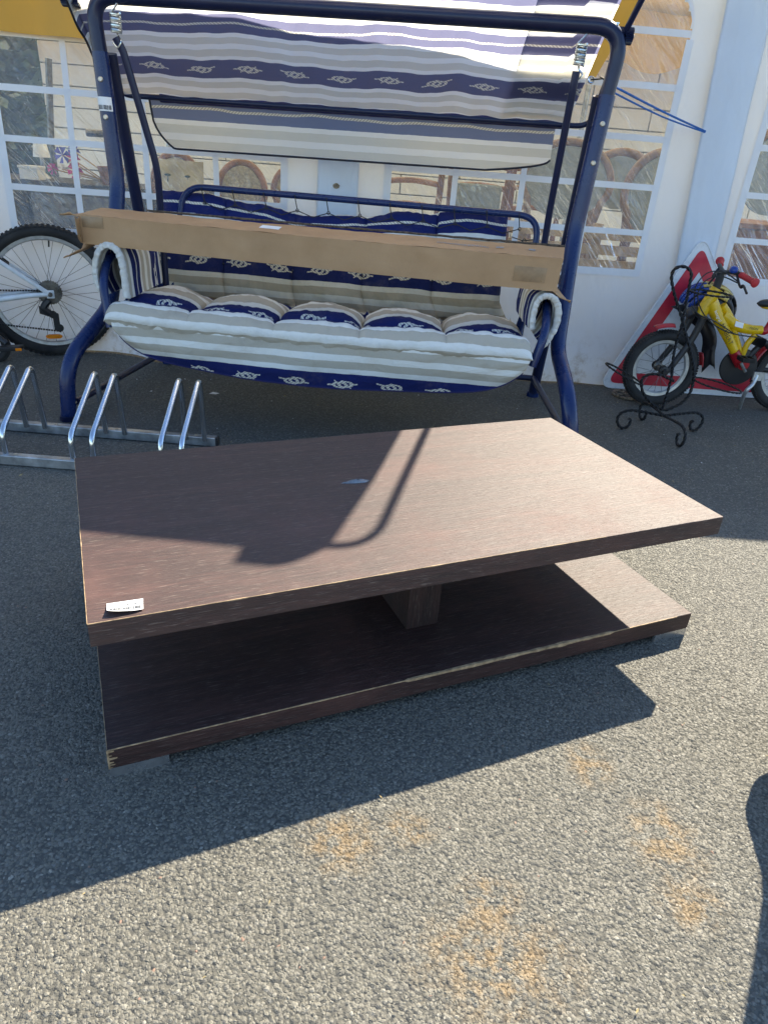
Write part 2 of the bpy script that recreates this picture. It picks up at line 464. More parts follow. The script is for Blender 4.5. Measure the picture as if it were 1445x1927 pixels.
def fillet(pts, r, n=7):
    pts = [Vector(p) for p in pts]; out = [pts[0]]
    for i in range(1, len(pts)-1):
        a, b, c = pts[i-1], pts[i], pts[i+1]; d1 = (a-b); d2 = (c-b)
        rr = r[i-1] if isinstance(r, (list, tuple)) else r
        q = min(rr, d1.length*.45, d2.length*.45); p1 = b+d1.normalized()*q; p2 = b+d2.normalized()*q
        for k in range(n+1):
            t = k/n; out.append(p1*(1-t)**2+b*(2*t*(1-t))+p2*t*t)
    out.append(pts[-1]); return out
def smoothpath(pts, k=8):
    pts = [Vector(p) for p in pts]; out = []
    for i in range(len(pts)-1):
        p0 = pts[max(0, i-1)]; p1 = pts[i]; p2 = pts[i+1]; p3 = pts[min(len(pts)-1, i+2)]
        for j in range(k):
            t = j/k; out.append(.5*((2*p1)+(p2-p0)*t+(2*p0-5*p1+4*p2-p3)*t*t+(3*p1-p0-3*p2+p3)*t**3))
    out.append(pts[-1]); return out
def nz(x, y=0, z=0): return noise.noise(Vector((x, y, z)))
def text(s, name, mat, t, origin, ex, ey, size, under=None, lift=None):
    """flat printed lettering; ex, ey unit vectors of the line and the letter height"""
    cv = bpy.data.curves.new(name, 'FONT'); cv.body = s; cv.size = size*U; cv.resolution_u = 2
    tmp = bpy.data.objects.new('tmp', cv); COL.objects.link(tmp)
    me = bpy.data.meshes.new_from_object(tmp.evaluated_get(bpy.context.evaluated_depsgraph_get()))
    bpy.data.objects.remove(tmp); bpy.data.curves.remove(cv)
    ex = Vector(ex).normalized(); ey = Vector(ey).normalized(); o0 = Vector(origin)*U-t.matrix_world.translation
    for v in me.vertices: v.co = o0+ex*v.co.x+ey*v.co.y
    me.materials.clear(); me.materials.append(MT[mat]); me.name = name
    o = bpy.data.objects.new(name, me); COL.objects.link(o); o.parent = under or t; return o
# ================================================================== ground
g = MB(); g.add([(-60, -60, 0), (60, -60, 0), (60, 60, 0), (-60, 60, 0)], [(0, 1, 2, 3)])
tag(g.build('tarmac_ground', 'asphalt', smooth=False), kind='structure')

def scatter(name, rects, density, rmin, rmax, mat, seed=1):
    """countless small stones bedded in the tarmac, instanced on a sheet"""
    mb = MB()
    for (x0, y0, x1, y1) in rects:
        mb.add([(x0, y0, -.0007), (x1, y0, -.0007), (x1, y1, -.0007), (x0, y1, -.0007)], [(0, 1, 2, 3)])
    o = mb.build(name, mat, smooth=False)
    ng = bpy.data.node_groups.new(name, 'GeometryNodeTree')
    ng.interface.new_socket('Geometry', in_out='INPUT', socket_type='NodeSocketGeometry')
    ng.interface.new_socket('Geometry', in_out='OUTPUT', socket_type='NodeSocketGeometry')
    N = ng.nodes.new; L = ng.links.new
    gi = N('NodeGroupInput'); go = N('NodeGroupOutput')
    dp = N('GeometryNodeDistributePointsOnFaces'); dp.inputs['Density'].default_value = density; dp.inputs['Seed'].default_value = seed
    ico = N('GeometryNodeMeshIcoSphere'); ico.inputs['Radius'].default_value = 1; ico.inputs['Subdivisions'].default_value = 1
    sm = N('GeometryNodeSetMaterial'); sm.inputs['Material'].default_value = MT[mat]
    ip = N('GeometryNodeInstanceOnPoints')
    rv = N('FunctionNodeRandomValue'); rv.data_type = 'FLOAT_VECTOR'
    rv.inputs[0].default_value = (rmin, rmin, rmin*.5); rv.inputs[1].default_value = (rmax, rmax, rmax*.5)
    rr = N('FunctionNodeRandomValue'); rr.data_type = 'FLOAT_VECTOR'
    rr.inputs[0].default_value = (-.22, -.22, 0); rr.inputs[1].default_value = (.22, .22, 6.28); rr.inputs['Seed'].default_value = 5
    L(gi.outputs[0], dp.inputs['Mesh']); L(dp.outputs['Points'], ip.inputs['Points'])
    L(ico.outputs['Mesh'], sm.inputs['Geometry']); L(sm.outputs[0], ip.inputs['Instance'])
    L(rv.outputs[0], ip.inputs['Scale']); L(rr.outputs[0], ip.inputs['Rotation'])
    L(ip.outputs[0], go.inputs[0])
    md = o.modifiers.new('scatter', 'NODES'); md.node_group = ng
    return tag(o, kind='stuff')
scatter('tarmac_stones_near', [(-1.0, .15, 1.1, .80)], 38000, .0016, .0050, 'chip', 4)
scatter('tarmac_stones', [(-1.3, .80, 1.4, 1.35)], 44000, .0016, .0050, 'chip', 1)
scatter('tarmac_stones_further', [(-1.75, 1.35, 1.9, 2.15)], 34000, .0018, .0048, 'chip', 2)
scatter('tarmac_stones_far', [(-2.2, 2.15, 2.4, 3.5)], 8000, .0020, .0046, 'chip', 3)

# ================================================================== tent
EAV = [(-4.6, 1.98), (-.3, 1.97), (.2, 1.93), (.7, 1.87), (2.0, 1.77), (2.3, 1.765), (5, 1.76)]
def eav(x):
    for (a, za), (b, zb) in zip(EAV, EAV[1:]):
        if x <= b: return za+(zb-za)*(x-a)/(b-a)
    return 1.76
WINS = [(-3.60, -2.33), (-1.862, -.585), (-.105, 1.160), (1.585, 2.85)]
Z0, ZR, ZT = .575, 1.55, 1.86
def wally(x, z):
    d = 3.6 + .04*x
    d += .016*sin(x*5+.6) * min(1, .3+z) + .03*nz(x*1.6+z*.8, z*.5, 3) + .012*nz(x*6+z*1.5, z*1.4, 8)
    d -= max(0, .30-z)*.35*math.exp(-((x+1.18)/.16)**2)
    if z < .28: d -= (.28-z)*(.10+.10*nz(x*2.4, 0, 5)) + .02*nz(x*7, z*5)*(1-z/.28)
    return d
def intop(x, x0, x1):
    c = (x0+x1)/2; h = (x1-x0)/2; t = min(1, abs(x-c)/h)
    return min(ZR + (ZT-ZR)*sqrt(max(0, 1-t**2.6)), eav(x)-.04)
tent = thing('party_tent', (0, 3.6, 0), 'white party tent with clear arched windows behind the swing seat', 'tent')
xs = sorted(set([round(-4.6+.025*i, 4) for i in range(0, 385)] + [v for w_ in WINS for v in w_]))
zs = sorted(set([0, .01, .02, .04, .07, .1, .14, .18, .22, .28] + [round(.32+.03*i, 4) for i in range(60)] + [Z0, ZR]))
zs = [z for z in zs if z <= 1.97]
def inwin(x, z):
    for a, b in WINS:
        if a < x < b and Z0 < z < intop(x, a, b): return True
    return False
mb = MB(); idx = {}
def vid(i, j):
    if (i, j) not in idx:
        idx[i, j] = len(mb.v); x, z = xs[i], zs[j]; y = wally(x, z)
        zz = z + (.012*nz(x*2.2, 1, 1)+.008 if j == 0 else 0)
        mb.v.append(V(x, y, min(max(.002, zz), eav(x)-.015)))
    return idx[i, j]
for i in range(len(xs)-1):
    for j in range(len(zs)-1):
        if not inwin((xs[i]+xs[i+1])/2, (zs[j]+zs[j+1])/2):
            mb.f.append((vid(i, j), vid(i+1, j), vid(i+1, j+1), vid(i, j+1)))
part(mb, 'tent_wall', 'tent', tent)
def sheetstrip(mb_, pts, wdt, axis, dy=-.004):
    """flat printed bar following the wall: pts (x,z)"""
    vs = []; fs = []
    for (x, z) in pts:
        for s in (-1, 1):
            xx = x+(s*wdt/2 if axis == 'v' else 0); zz = z+(s*wdt/2 if axis == 'h' else 0)
            vs.append((xx, wally(xx, zz)+dy, zz))
    for i in range(len(pts)-1): fs.append((2*i, 2*i+1, 2*i+3, 2*i+2))
    mb_.add(vs, fs)
for (a, b) in WINS:
    mb = MB(); nx = 60
    for i in range(nx):
        xa = a+(b-a)*i/nx; xb = a+(b-a)*(i+1)/nx
        ta, tb = intop(xa, a, b), intop(xb, a, b)
        for j in range(24):
            q = [(xa, Z0+(ta-Z0)*j/24), (xb, Z0+(tb-Z0)*j/24), (xb, Z0+(tb-Z0)*(j+1)/24), (xa, Z0+(ta-Z0)*(j+1)/24)]
            mb.add([(x, wally(x, z)+.002, z) for x, z in q], [(0, 1, 2, 3)])
    win = part(mb, 'window', 'film', tent)
    # weld seams by merging doubles
    import bmesh
    bm = bmesh.new(); bm.from_mesh(win.data); bmesh.ops.remove_doubles(bm, verts=bm.verts, dist=1e-5); bm.to_mesh(win.data); bm.free()
    m2 = MB(); n = 48
    sheetstrip(m2, [(a, Z0-.01+(ZR-Z0)*k/n) for k in range(n+1)], .034, 'v', -.006)
    sheetstrip(m2, [(b, Z0-.01+(ZR-Z0)*k/n) for k in range(n+1)], .034, 'v', -.006)
    sheetstrip(m2, [(a-.017+(b-a+.034)*k/n, Z0-.004) for k in range(n+1)], .036, 'h', -.0075)
    arc = [(a+(b-a)*(.5-.5*cos(pi*k/60))) for k in range(61)]
    sheetstrip(m2, [(x, intop(x, a, b)+.004) for x in arc], .036, 'h', -.0085)
    part(m2, 'window_border', 'tentstrip', tent, under=win)
    for z in (.757, .957, 1.157, 1.360, 1.56):
        m3 = MB(); sheetstrip(m3, [(a+(b-a)*k/n, z) for k in range(n+1)], .027, 'h', -.004); part(m3, 'glazing_bar', 'tentstrip', tent, under=win)
    for k4 in (1, 2, 3):
        x = a+(b-a)*k4/4; m3 = MB(); top = intop(x, a, b); sheetstrip(m3, [(x, Z0+(top-Z0)*k/n) for k in range(n+1)], .027, 'v', -.0055)
        part(m3, 'glazing_bar', 'tentstrip', tent, under=win)
# overlapping wall strips over the poles
def flap(xa0, xa1, xb0, xb1, y0, name, z1=1.74):
    mb = MB()
    def fn(a, b):
        z = .03+(z1-.03)*b; xl = xa0+(xa1-xa0)*b; xr = xb0+(xb1-xb0)*b; x = xl+(xr-xl)*a
        return V(x, wally(x, z)-y0-.016*sin(pi*a)-.010*nz(a*2.2, b*2.5, 4)-.004*nz(a*8, b*6, 9), z)
    mb.grid(fn, 16, 60); part(mb, name, 'tent', tent, solid=.002)
flap(1.375, 1.262, 1.545, 1.47, .035, 'overlap_strip')
flap(-.435, -.425, -.245, -.235, .022, 'overlap_strip')
# roof, valance, rear
mb = MB()
def rf(a, b):
    x = -4.6+9.6*a
    prof = [(3.57, eav(x)), (4.6, eav(x)+.70), (5.6, 2.95), (6.8, eav(x)+.4)]
    t = b*3; i = min(2, int(t)); t -= i
    y = prof[i][0]+(prof[i+1][0]-prof[i][0])*t; z = prof[i][1]+(prof[i+1][1]-prof[i][1])*t
    return V(x, y, z+.02*nz(x*1.5, y))
mb.grid(rf, 80, 30); part(mb, 'roof', 'roof', tent)
mb = MB(); mb.grid(lambda a, b: V(-4.6+9.6*a, 3.565+.01*nz(a*40, b), (eav(-4.6+9.6*a)-.002)*(1-b)+b*(eav(-4.6+9.6*a)-.08+.03*abs(sin((9.6*a)*pi/.36)))), 320, 5)
part(mb, 'scalloped_valance', 'roof', tent)
mb = MB(); mb.grid(lambda a, b: V(-4.6+9.6*a, 6.8+.02*nz(a*30, b), 2.55*(1-b)+b*(1.86-.10*abs(sin(9.6*a*pi/.62)))), 300, 5)
part(mb, 'rear_valance', 'rear', tent)
for x in (-2.1, -.34, 1.40, 3.2):
    for y in (3.68+.04*x, 6.7):
        mb = MB(); mb.tube([(x, y, 0), (x, y, 1.72 if y < 5 else 1.9)], .022, 12); part(mb, 'pole', 'galvrail', tent)
# scorched hole
c = at(633, 350, 3.55); c.y = wally(c.x, c.z)-.044
mb = MB(); pts = [c+V(cos(k*pi/9)*.016*(1+.35*nz(k*.9)), 0, sin(k*pi/9)*.012*(1+.3*nz(k*.7, 4))) for k in range(18)]
mb.add(pts, [tuple(range(18))]); part(mb, 'burn_mark', 'brass', tent, smooth=False)

# ---------------------------------------------------------------- yellow tarpaulin and rope
tp = thing('yellow_tarpaulin', (-1.0, 3.45, 1.36), 'yellow tarpaulin hung along the top of the white tent wall', 'tarpaulin')
mb = MB()
def tf(a, b):
    zb = 1.362 + .015*sin(a*9)+.01*nz(a*8)
    xr = .765 + .22*(1-b); x = -3.2+(xr+3.2)*a; zt = eav(x)-.02
    return V(x, 3.52+.03*x-.015*sin(a*60)*(.4+.6*b)-.02*nz(a*14, b*2), zt+(zb-zt)*b)
mb.grid(tf, 160, 30); part(mb, 'sheet', 'tarp', tp)
e = at(1112, 150, 3.50)
mb = MB(); mb.ring(e+V(0, 0, 0), V(1, 0, 0), V(0, 0, 1), .011, .004, 20, 6); part(mb, 'eyelet', 'galv', tp)
rp = thing('blue_rope', (1.1, 3.4, 1.2), 'thin blue rope tied from the right swing post to the tent wall strip', 'rope')
pa = at(1150, 160, 3.02); pb = at(1326, 247, 3.60); pc = at(1150, 172, 3.02)
mb = MB(); mb.tube(smoothpath([pa, (pa+pb)/2+V(0, 0, -.004), pb], 6), .0042, 8)
mb.tube(smoothpath([pc, (pc+pb)/2+V(0, 0, -.012), pb+V(0, 0, -.004)], 6), .0034, 8); part(mb, 'cord', 'rope', rp)
mb = MB(); mb.tube(smoothpath([e, e+V(.02, -.1, -.004), pa+V(-.05, -.02, .02), pa], 6), .003, 6); part(mb, 'tie', 'ink', rp)

# ================================================================== inside the tent
bw = thing('white_block_wall', (.6, 7.4, 0), 'white painted block wall seen through the tent windows', 'wall')
mb = MB(); mb.abox(-3.45, 6.2, 7.43, 7.5, 0, 3.0); part(mb, 'mortar_backing', 'mortar', bw, smooth=False)
bh, bl = .172, 1.12; proto = None
for r in range(15):
    x = -3.45 - (bl/2 if r % 2 else 0); 
    while x < 6.2:
        xa = max(x, -3.45); xb = min(x+bl, 6.2)
        if xb-xa > .95*bl:
            if proto is None:
                mb = MB(); mb.abox(-bl/2+.006, bl/2-.006, 7.36, 7.432, .005, bh-.005); mb.v = [p+V(.6, 0, 0) for p in mb.v]
                proto = part(mb, 'block', 'block', bw, smooth=False, bevel=.004); o = proto
            else:
                o = proto.copy(); COL.objects.link(o)
            o.location = Vector(((xa+xb)/2-.6, random.uniform(-.006, .006), r*bh))*U
        elif xb-xa > .05:
            mb = MB(); mb.abox(xa+.006, xb-.006, 7.36, 7.43, r*bh+.005, (r+1)*bh-.005); part(mb, 'block', 'block', bw, smooth=False)
        x += bl
# dark store shelves and hedge on the left
hd = thing('dark_hedge', (-5.2, 7.6, 0), 'dark green hedge beyond the left end of the white block wall', 'hedge')
mb = MB(); mb2 = MB()
for k in range(26):
    x = random.uniform(-7.5, -3.6); y = random.uniform(7.4, 8.4); mb2.tube([(x, y, 0), (x+.2*nz(k), y, 1.9)], .02, 6)
part(mb2, 'stem', 'bentwood', hd)
for k in range(5200):
    x = random.uniform(-7.8, -3.5); y = random.uniform(7.2, 8.6); z = random.uniform(0, 2.7+.3*nz(x*2)); a = random.uniform(0, pi); b = random.uniform(-1, 1)
    d = V(cos(a), sin(a), b).normalized()*.085; f = d.orthogonal().normalized()*.055; c = V(x, y, z)
    mb.add([c-d, c+f, c+d, c-f], [(0, 1, 2, 3)])
tag(part(mb, 'foliage', 'green', hd, smooth=False), kind='stuff')
mb = MB(); mb.grid(lambda a, b: V(-7.9+4.25*a, 7.9+.9*cos(b*2*pi)*(.6+.3*nz(a*9, b*4))*sin(pi*min(1, a*1.0+.02))**.2, 1.25+1.35*sin(b*2*pi)*(.9+.12*nz(a*7, b*5, 2))), 40, 24); part(mb, 'inner_mass', 'green', hd)
sh = thing('dark_cabinet', (-2.3, 4.6, 0), 'low dark cabinet standing just behind the left tent window', 'cabinet')
mb = MB(); mb.abox(-3.3, -1.25, 4.5, 5.0, .02, .70); part(mb, 'carcass', 'darkjunk', sh, smooth=False, bevel=.006)
mb = MB(); mb.abox(-3.32, -1.23, 4.48, 5.02, .701, .73); part(mb, 'cabinet_top', 'darkjunk', sh, smooth=False, bevel=.004)
for k in range(4):
    mb = MB(); x = -3.28+k*.51; mb.abox(x, x+.49, 4.485, 4.499, .06, .66); dr = part(mb, 'door', 'steel' if k == 2 else 'darkjunk', sh, smooth=False)
for k, (px, py, s, mt, cat) in enumerate((('190', 0, 0, 0, 0),)[:0]): pass
# pinwheels in a pot on the cabinet
pw = thing('toy_pinwheels', (-1.80, 4.6, .73), 'pink and violet toy pinwheels standing behind the left window', 'pinwheel')
mb = MB(); mb.lathe((-1.80, 4.6, .731), (0, 0, 1), [(0, 0), (.06, 0), (.08, .10), (.075, .10), (.05, .01)], 20); part(mb, 'pot', 'bentwood', pw)
for k, (px, py, mt, s) in enumerate(((118, 292, 'purple', .05), (138, 300, 'pink', .045), (100, 318, 'pink', .035), (142, 322, 'pink', .05), (118, 318, 'white', .03), (140, 285, 'purple', .04))):
    c = at(px, py, 4.45+.02*k); mb = MB()
    for q in range(6):
        a = q*pi/3+k; d = V(cos(a), .12, sin(a)); e2 = V(cos(a+.7), -.05, sin(a+.7)); mb.add([c, c+d*s, c+e2*s*.85+V(0, -.01, 0)], [(0, 1, 2)])
    pwh = part(mb, 'pinwheel_sail', mt, pw, smooth=False)
    mb = MB(); mb.tube([c, V(-1.80+.02*k-.05, 4.6, .74)], .004, 6); part(mb, 'stick', 'palewood', pw)
# crates of small white and grey goods
for (px0, px1, py0, py1, y, mt, nm, lab, cat) in (
    (38, 70, 318, 335, 4.5, 'white', 'small_white_box', 'small white box on the cabinet behind the left window', 'box'),
    (68, 90, 268, 318, 4.75, 'galvrail', 'glass_lamp', 'grey glass lamp on the cabinet behind the left window', 'lamp')):
    a = at(px0, py1, y); b = at(px1, py0, y); t = thing(nm, ((a.x+b.x)/2, y, .73), lab, cat); mb = MB()
    if cat == 'box':
        mb.abox(a.x, b.x, y, y+.1, .731, b.z); part(mb, 'carton', mt, t, smooth=False, bevel=.003)
        mb = MB(); mb.abox(a.x-.004, b.x+.004, y-.004, y+.104, b.z+.001, b.z+.014); part(mb, 'lid', mt, t, smooth=False)
    else:
        cx = (a.x+b.x)/2; mb.lathe((cx, y, .731), (0, 0, 1), [(0, 0), (.04, 0), (.035, .01), (.012, .03), (.012, .12)], 20); part(mb, 'stand', mt, t)
        mb = MB(); mb.lathe((cx, y, .85), (0, 0, 1), [(.05, 0), (.035, .09), (.02, .11), (0, .11)], 20); part(mb, 'shade', 'white', t)
# metal rack frame bars
mr = thing('grey_metal_rack', (-2.0, 6.0, 0), 'grey metal clothes rack in front of the white block wall', 'rack')
for (p0, p1) in (((92, 110), (97, 268)), ((164, 250), (200, 252)), ((233, 205), (236, 270))):
    a = at(*p0, 5.2); b = at(*p1, 5.2); mb = MB(); mb.tube([a, b], .022, 8); part(mb, 'bar', 'steel', mr)
a = at(97, 268, 5.2); mb = MB(); mb.tube([a, V(a.x, 5.2, 0)], .022, 8); part(mb, 'upright', 'steel', mr)
a = at(236, 270, 5.2); mb = MB(); mb.tube([a, V(a.x, 5.2, 0)], .022, 8); part(mb, 'upright', 'steel', mr)

def bent_chair(c, w_, h_, label, fill='cane', frame='bentwood', th=.018, y=4.2, seatz=.42, grp=None, picture=False):
    """round backed chair whose back faces the window"""
    t = thing('round_back_chair', (c.x, y+.2, 0), label, 'chair', grp)
    mb = MB(); pts = []
    for k in range(33):
        a = -pi*.18 + (pi*1.36)*k/32; pts.append(V(c.x+cos(a)*w_, y+.02*sin(a), c.z+sin(a)*h_*(1 if sin(a) > 0 else .75)))
    mb.tube([V(pts[0].x*.6+c.x*.4, y+.04, seatz)]+pts+[V(pts[-1].x*.6+c.x*.4, y+.04, seatz)], th, 10); part(mb, 'back_hoop', frame, t)
    mb = MB(); q = [V(c.x+cos(a_*pi/16)*(w_-th), y+.004, c.z+sin(a_*pi/16)*(h_-th)) for a_ in range(32)]
    mb.add([p for p in q]+[p+V(0, .018, 0) for p in q], [tuple(range(32)), tuple(range(63, 31, -1))]+[(i, (i+1) % 32, 32+(i+1) % 32, 32+i) for i in range(32)])
    part(mb, 'back_panel', fill, t, smooth=False)
    mb = MB(); mb.lathe((c.x, y+.25, seatz-.03), (0, 0, 1), [(0, 0), (w_*1.15, 0), (w_*1.2, .02), (w_*1.1, .045), (0, .05)], 28); part(mb, 'seat', fill, t)
    for sx in (-1, 1):
        for yy in (.06, .42):
            mb = MB(); mb.tube([V(c.x+sx*w_*.8, y+yy, seatz-.02), V(c.x+sx*w_*.95, y+yy+(.04 if yy > .2 else -.05), .0)], .014, 8); part(mb, 'leg', frame, t)
    return t
G = 'round backed chairs stored behind the tent window'
bent_chair(at(333, 345, 4.15), .125, .145, 'brown bentwood chair with painted canvas back behind the left window', 'paper', grp=G, y=4.15)
bent_chair(at(455, 362, 4.2), .13, .15, 'second brown bentwood chair with cane back behind the left window', 'cane', grp=G, y=4.2)
bent_chair(at(552, 360, 4.6), .12, .13, 'bentwood chair half hidden at the right edge of the left window', 'cane', grp=G, y=4.6)
bent_chair(at(1065, 345, 4.2), .24, .20, 'large round backed upholstered chair left of the right swing post', 'greyfab', 'clay', .02, 4.2, grp=G)
bent_chair(at(1165, 345, 4.7), .19, .17, 'round backed chair in the middle of the row behind the right window', 'greyfab', 'clay', .024, 4.7, grp=G)
bent_chair(at(1240, 372, 4.15), .19, .22, 'round backed grey chair at the right end of the right window', 'greyfab', 'clay', .022, 4.15, grp=G)
bent_chair(at(1462, 330, 4.15), .20, .22, 'round backed chair behind the far right window', 'greyfab', 'clay', .022, 4.15, grp=G)
# small landscape picture leaning on the first chair
pt = thing('landscape_picture', (-1.25, 4.1, .7), 'small landscape painting with dark trees leaning behind the left window', 'painting')
c = at(338, 335, 4.08)
mb = MB(); mb.box(c, V(.13, 0, 0), V(0, .004, 0), V(0, .01, .085)); cv_ = part(mb, 'canvas', 'paper', pt, smooth=False)
mb = MB()
for k, (dx, dz, sx, sz) in enumerate(((0, -.050, .10, .012), (-.06, -.02, .003, .03), (-.06, .012, .018, .006), (.045, -.02, .003, .025), (.045, .01, .016, .006), (.075, -.025, .006, .02), (0, -.03, .05, .004))):
    mb.add([(c.x+dx+cos(a*pi/8)*sx, c.y-.0075+.001*k-.002*(dz+sz), c.z+dz+sin(a*pi/8)*sz) for a in range(16)], [tuple(range(16))])
part(mb, 'painted_trees', 'green', pt, under=cv_, smooth=False)
# ladder back dining chairs
for i, (px, py, y, lab) in enumerate(((775, 345, 4.3, 'orange brown ladder back chair at the left of the right window'), (900, 355, 4.4, 'orange brown chair with mauve seat pad behind the right window'), (1010, 360, 4.9, 'far wooden ladder back chair behind the right window'))):
    c = at(px, py, y); t = thing('ladder_back_chair', (c.x, y+.2, 0), lab, 'chair', 'wooden dining chairs stored behind the tent window')
    for s in (-1, 1):
        mb = MB(); mb.tube(smoothpath([(c.x+s*.14, y+.05, .001), (c.x+s*.15, y+.03, .5), (c.x+s*.165, y-.02, 1.0)], 5), .018, 8); part(mb, 'rear_leg', 'bentwood', t)
        mb = MB(); mb.tube([(c.x+s*.16, y+.36, .001), (c.x+s*.16, y+.35, .44)], .017, 8); part(mb, 'front_leg', 'bentwood', t)
    for z in (.64, .76, .88, .99):
        mb = MB(); mb.tube(smoothpath([(c.x-.155, y+.01, z), (c.x, y-.015, z+.015), (c.x+.155, y+.01, z)], 5), .02, 8, sy=.5); part(mb, 'back_slat', 'bentwood', t)
    mb = MB(); mb.abox(c.x-.18, c.x+.18, y, y+.38, .44, .47); part(mb, 'seat', 'purple' if i == 9 else 'bentwood', t, smooth=False, bevel=.01)
    if i == 1:
        mb = MB(); mb.abox(c.x-.13, c.x+.13, y-.04, y-.02, .60, .90); part(mb, 'seat_pad', MT['greyfab'], t, smooth=False, bevel=.01)
# pale pallet boards low behind the right window
pl = thing('wooden_pallet', (.95, 4.0, 0), 'pale wooden pallet standing low behind the right window', 'pallet')
for k in range(4):
    z = .46+.075*k; mb = MB(); mb.abox(.55, 1.5, 4.0, 4.02, z, z+.05); part(mb, 'board', 'palewood', pl, smooth=False)
for x in (.6, 1.0, 1.42):
    mb = MB(); mb.abox(x, x+.05, 4.021, 4.09, 0.0, .76); part(mb, 'bearer', 'palewood', pl, smooth=False)
dk = thing('brown_storage_chest', (2.2, 4.3, 0), 'dark brown chest standing behind the far right window', 'chest')
mb = MB(); mb.abox(1.75, 2.9, 4.3, 4.8, .01, .78); part(mb, 'chest_body', 'bentwood', dk, smooth=False, bevel=.01)
mb = MB(); mb.abox(1.73, 2.92, 4.28, 4.82, .781, .81); part(mb, 'lid', 'bentwood', dk, smooth=False, bevel=.006)

# ================================================================== coffee table
TC = V(.0209, 1.4350, 0); e1 = V(cos(TROT), sin(TROT), 0); e2 = V(-sin(TROT), cos(TROT), 0)
TL, TW, TZ, TT, SZ, ST = 1.3309/2, .6702/2, .3311, .0445, .0654, .0439
def TB(u, v, z): return TC+e1*u+e2*v+V(0, 0, z)
tb = thing('coffee_table', TC, 'large dark brown two tier wooden coffee table on the sunlit tarmac', 'table')
mb = MB(); mb.box(TB(0, 0, TZ-TT/2), e1*TL, e2*TW, V(0, 0, TT/2)); top = part(mb, 'table_top', 'wood_sheen_tint', tb, smooth=False, bevel=.0012)
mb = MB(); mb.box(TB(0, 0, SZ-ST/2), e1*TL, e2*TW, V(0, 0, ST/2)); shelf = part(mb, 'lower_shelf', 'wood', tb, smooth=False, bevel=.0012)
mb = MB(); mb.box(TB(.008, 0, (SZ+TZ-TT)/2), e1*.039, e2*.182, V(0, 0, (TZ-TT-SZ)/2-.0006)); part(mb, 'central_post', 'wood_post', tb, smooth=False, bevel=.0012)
for su in (-1, 1):
    for sv in (-1, 1):
        mb = MB(); mb.box(TB(su*(TL-.050), sv*(TW-.004), .0108), e1*.050, e2*.0035, V(0, 0, .0106))
        mb.box(TB(su*(TL-.004), sv*(TW-.055), .0108), e1*.0035, e2*.046, V(0, 0, .0104))
        part(mb, 'foot', 'chrome', tb, smooth=False)
def wear(name, z, side, u0, u1, wfn, under, n=160):
    """ragged strip where the veneer has worn off an edge, on both faces of the arris"""
    mb = MB()
    for k in range(n):
        a = u0+(u1-u0)*k/n; b = u0+(u1-u0)*(k+1)/n; wa, wb = wfn(a), wfn(b)
        if max(wa, wb) < .0004: continue
        o_ = -.0004
        if side == 'front':
            P = lambda u, dv, dz: TB(u, -TW-.0004+dv, z+.0004+dz)
        else:
            P = lambda u, dv, dz: TC+e1*(-TL-.0004+dv)+e2*u+V(0, 0, z+.0004+dz)
        mb.add([P(a, 0, 0), P(b, 0, 0), P(b, wb, 0), P(a, wa, 0)], [(0, 1, 2, 3)])
        mb.add([P(a, 0, 0), P(b, 0, 0), P(b, 0, -wb*1.2), P(a, 0, -wa*1.2)], [(0, 3, 2, 1)])
    part(mb, name, 'rawwood', tb, under=under, smooth=False)
wear('worn_edge', SZ, 'front', -TL, TL*.93, lambda u: .0016+.0022*max(0, nz(u*9, 1))+(.0030*max(0, nz(u*30, 7))+.003 if -.1 < u < .42 else .0), shelf)
wear('worn_edge', TZ, 'front', -TL, TL*.5, lambda u: .0009+.0018*max(0, nz(u*22, 3)), top)
wear('worn_edge', TZ, 'side', -TW, TW, lambda u: .0010+.0014*max(0, nz(u*20, 5)), top)
wear('worn_edge', SZ, 'side', -TW, TW, lambda u: .0012+.0018*max(0, nz(u*20, 9)), shelf)
# chipped corner of the shelf: pale splinters on both faces
mb = MB()
for dz, ln, hh in ((-.0035, .012, .004), (-.013, .007, .003), (-.020, .016, .0045), (-.029, .009, .003), (-.0345, .011, .0028), (-.0405, .006, .0025)):
    z = SZ+dz
    mb.add([TB(-TL-.001, -TW-.001, z+hh/2+.001), TB(-TL+ln, -TW-.001, z+hh*.3), TB(-TL+ln*.9, -TW-.001, z-hh*.4), TB(-TL-.001, -TW-.001, z-hh/2-.001)], [(0, 3, 2, 1)])
    mb.add([TB(-TL-.001, -TW-.001, z+hh/2+.001), TB(-TL-.001, -TW+ln*.7, z+hh*.3), TB(-TL-.001, -TW+ln*.6, z-hh*.4), TB(-TL-.001, -TW-.001, z-hh/2-.001)], [(0, 1, 2, 3)])
mb.box(TB(-TL+.0003, -TW+.0003, SZ-ST/2), e1*.0016, e2*.0016, V(0, 0, ST/2-.001))
part(mb, 'chipped_corner', 'rawwood', tb, under=shelf, smooth=False)
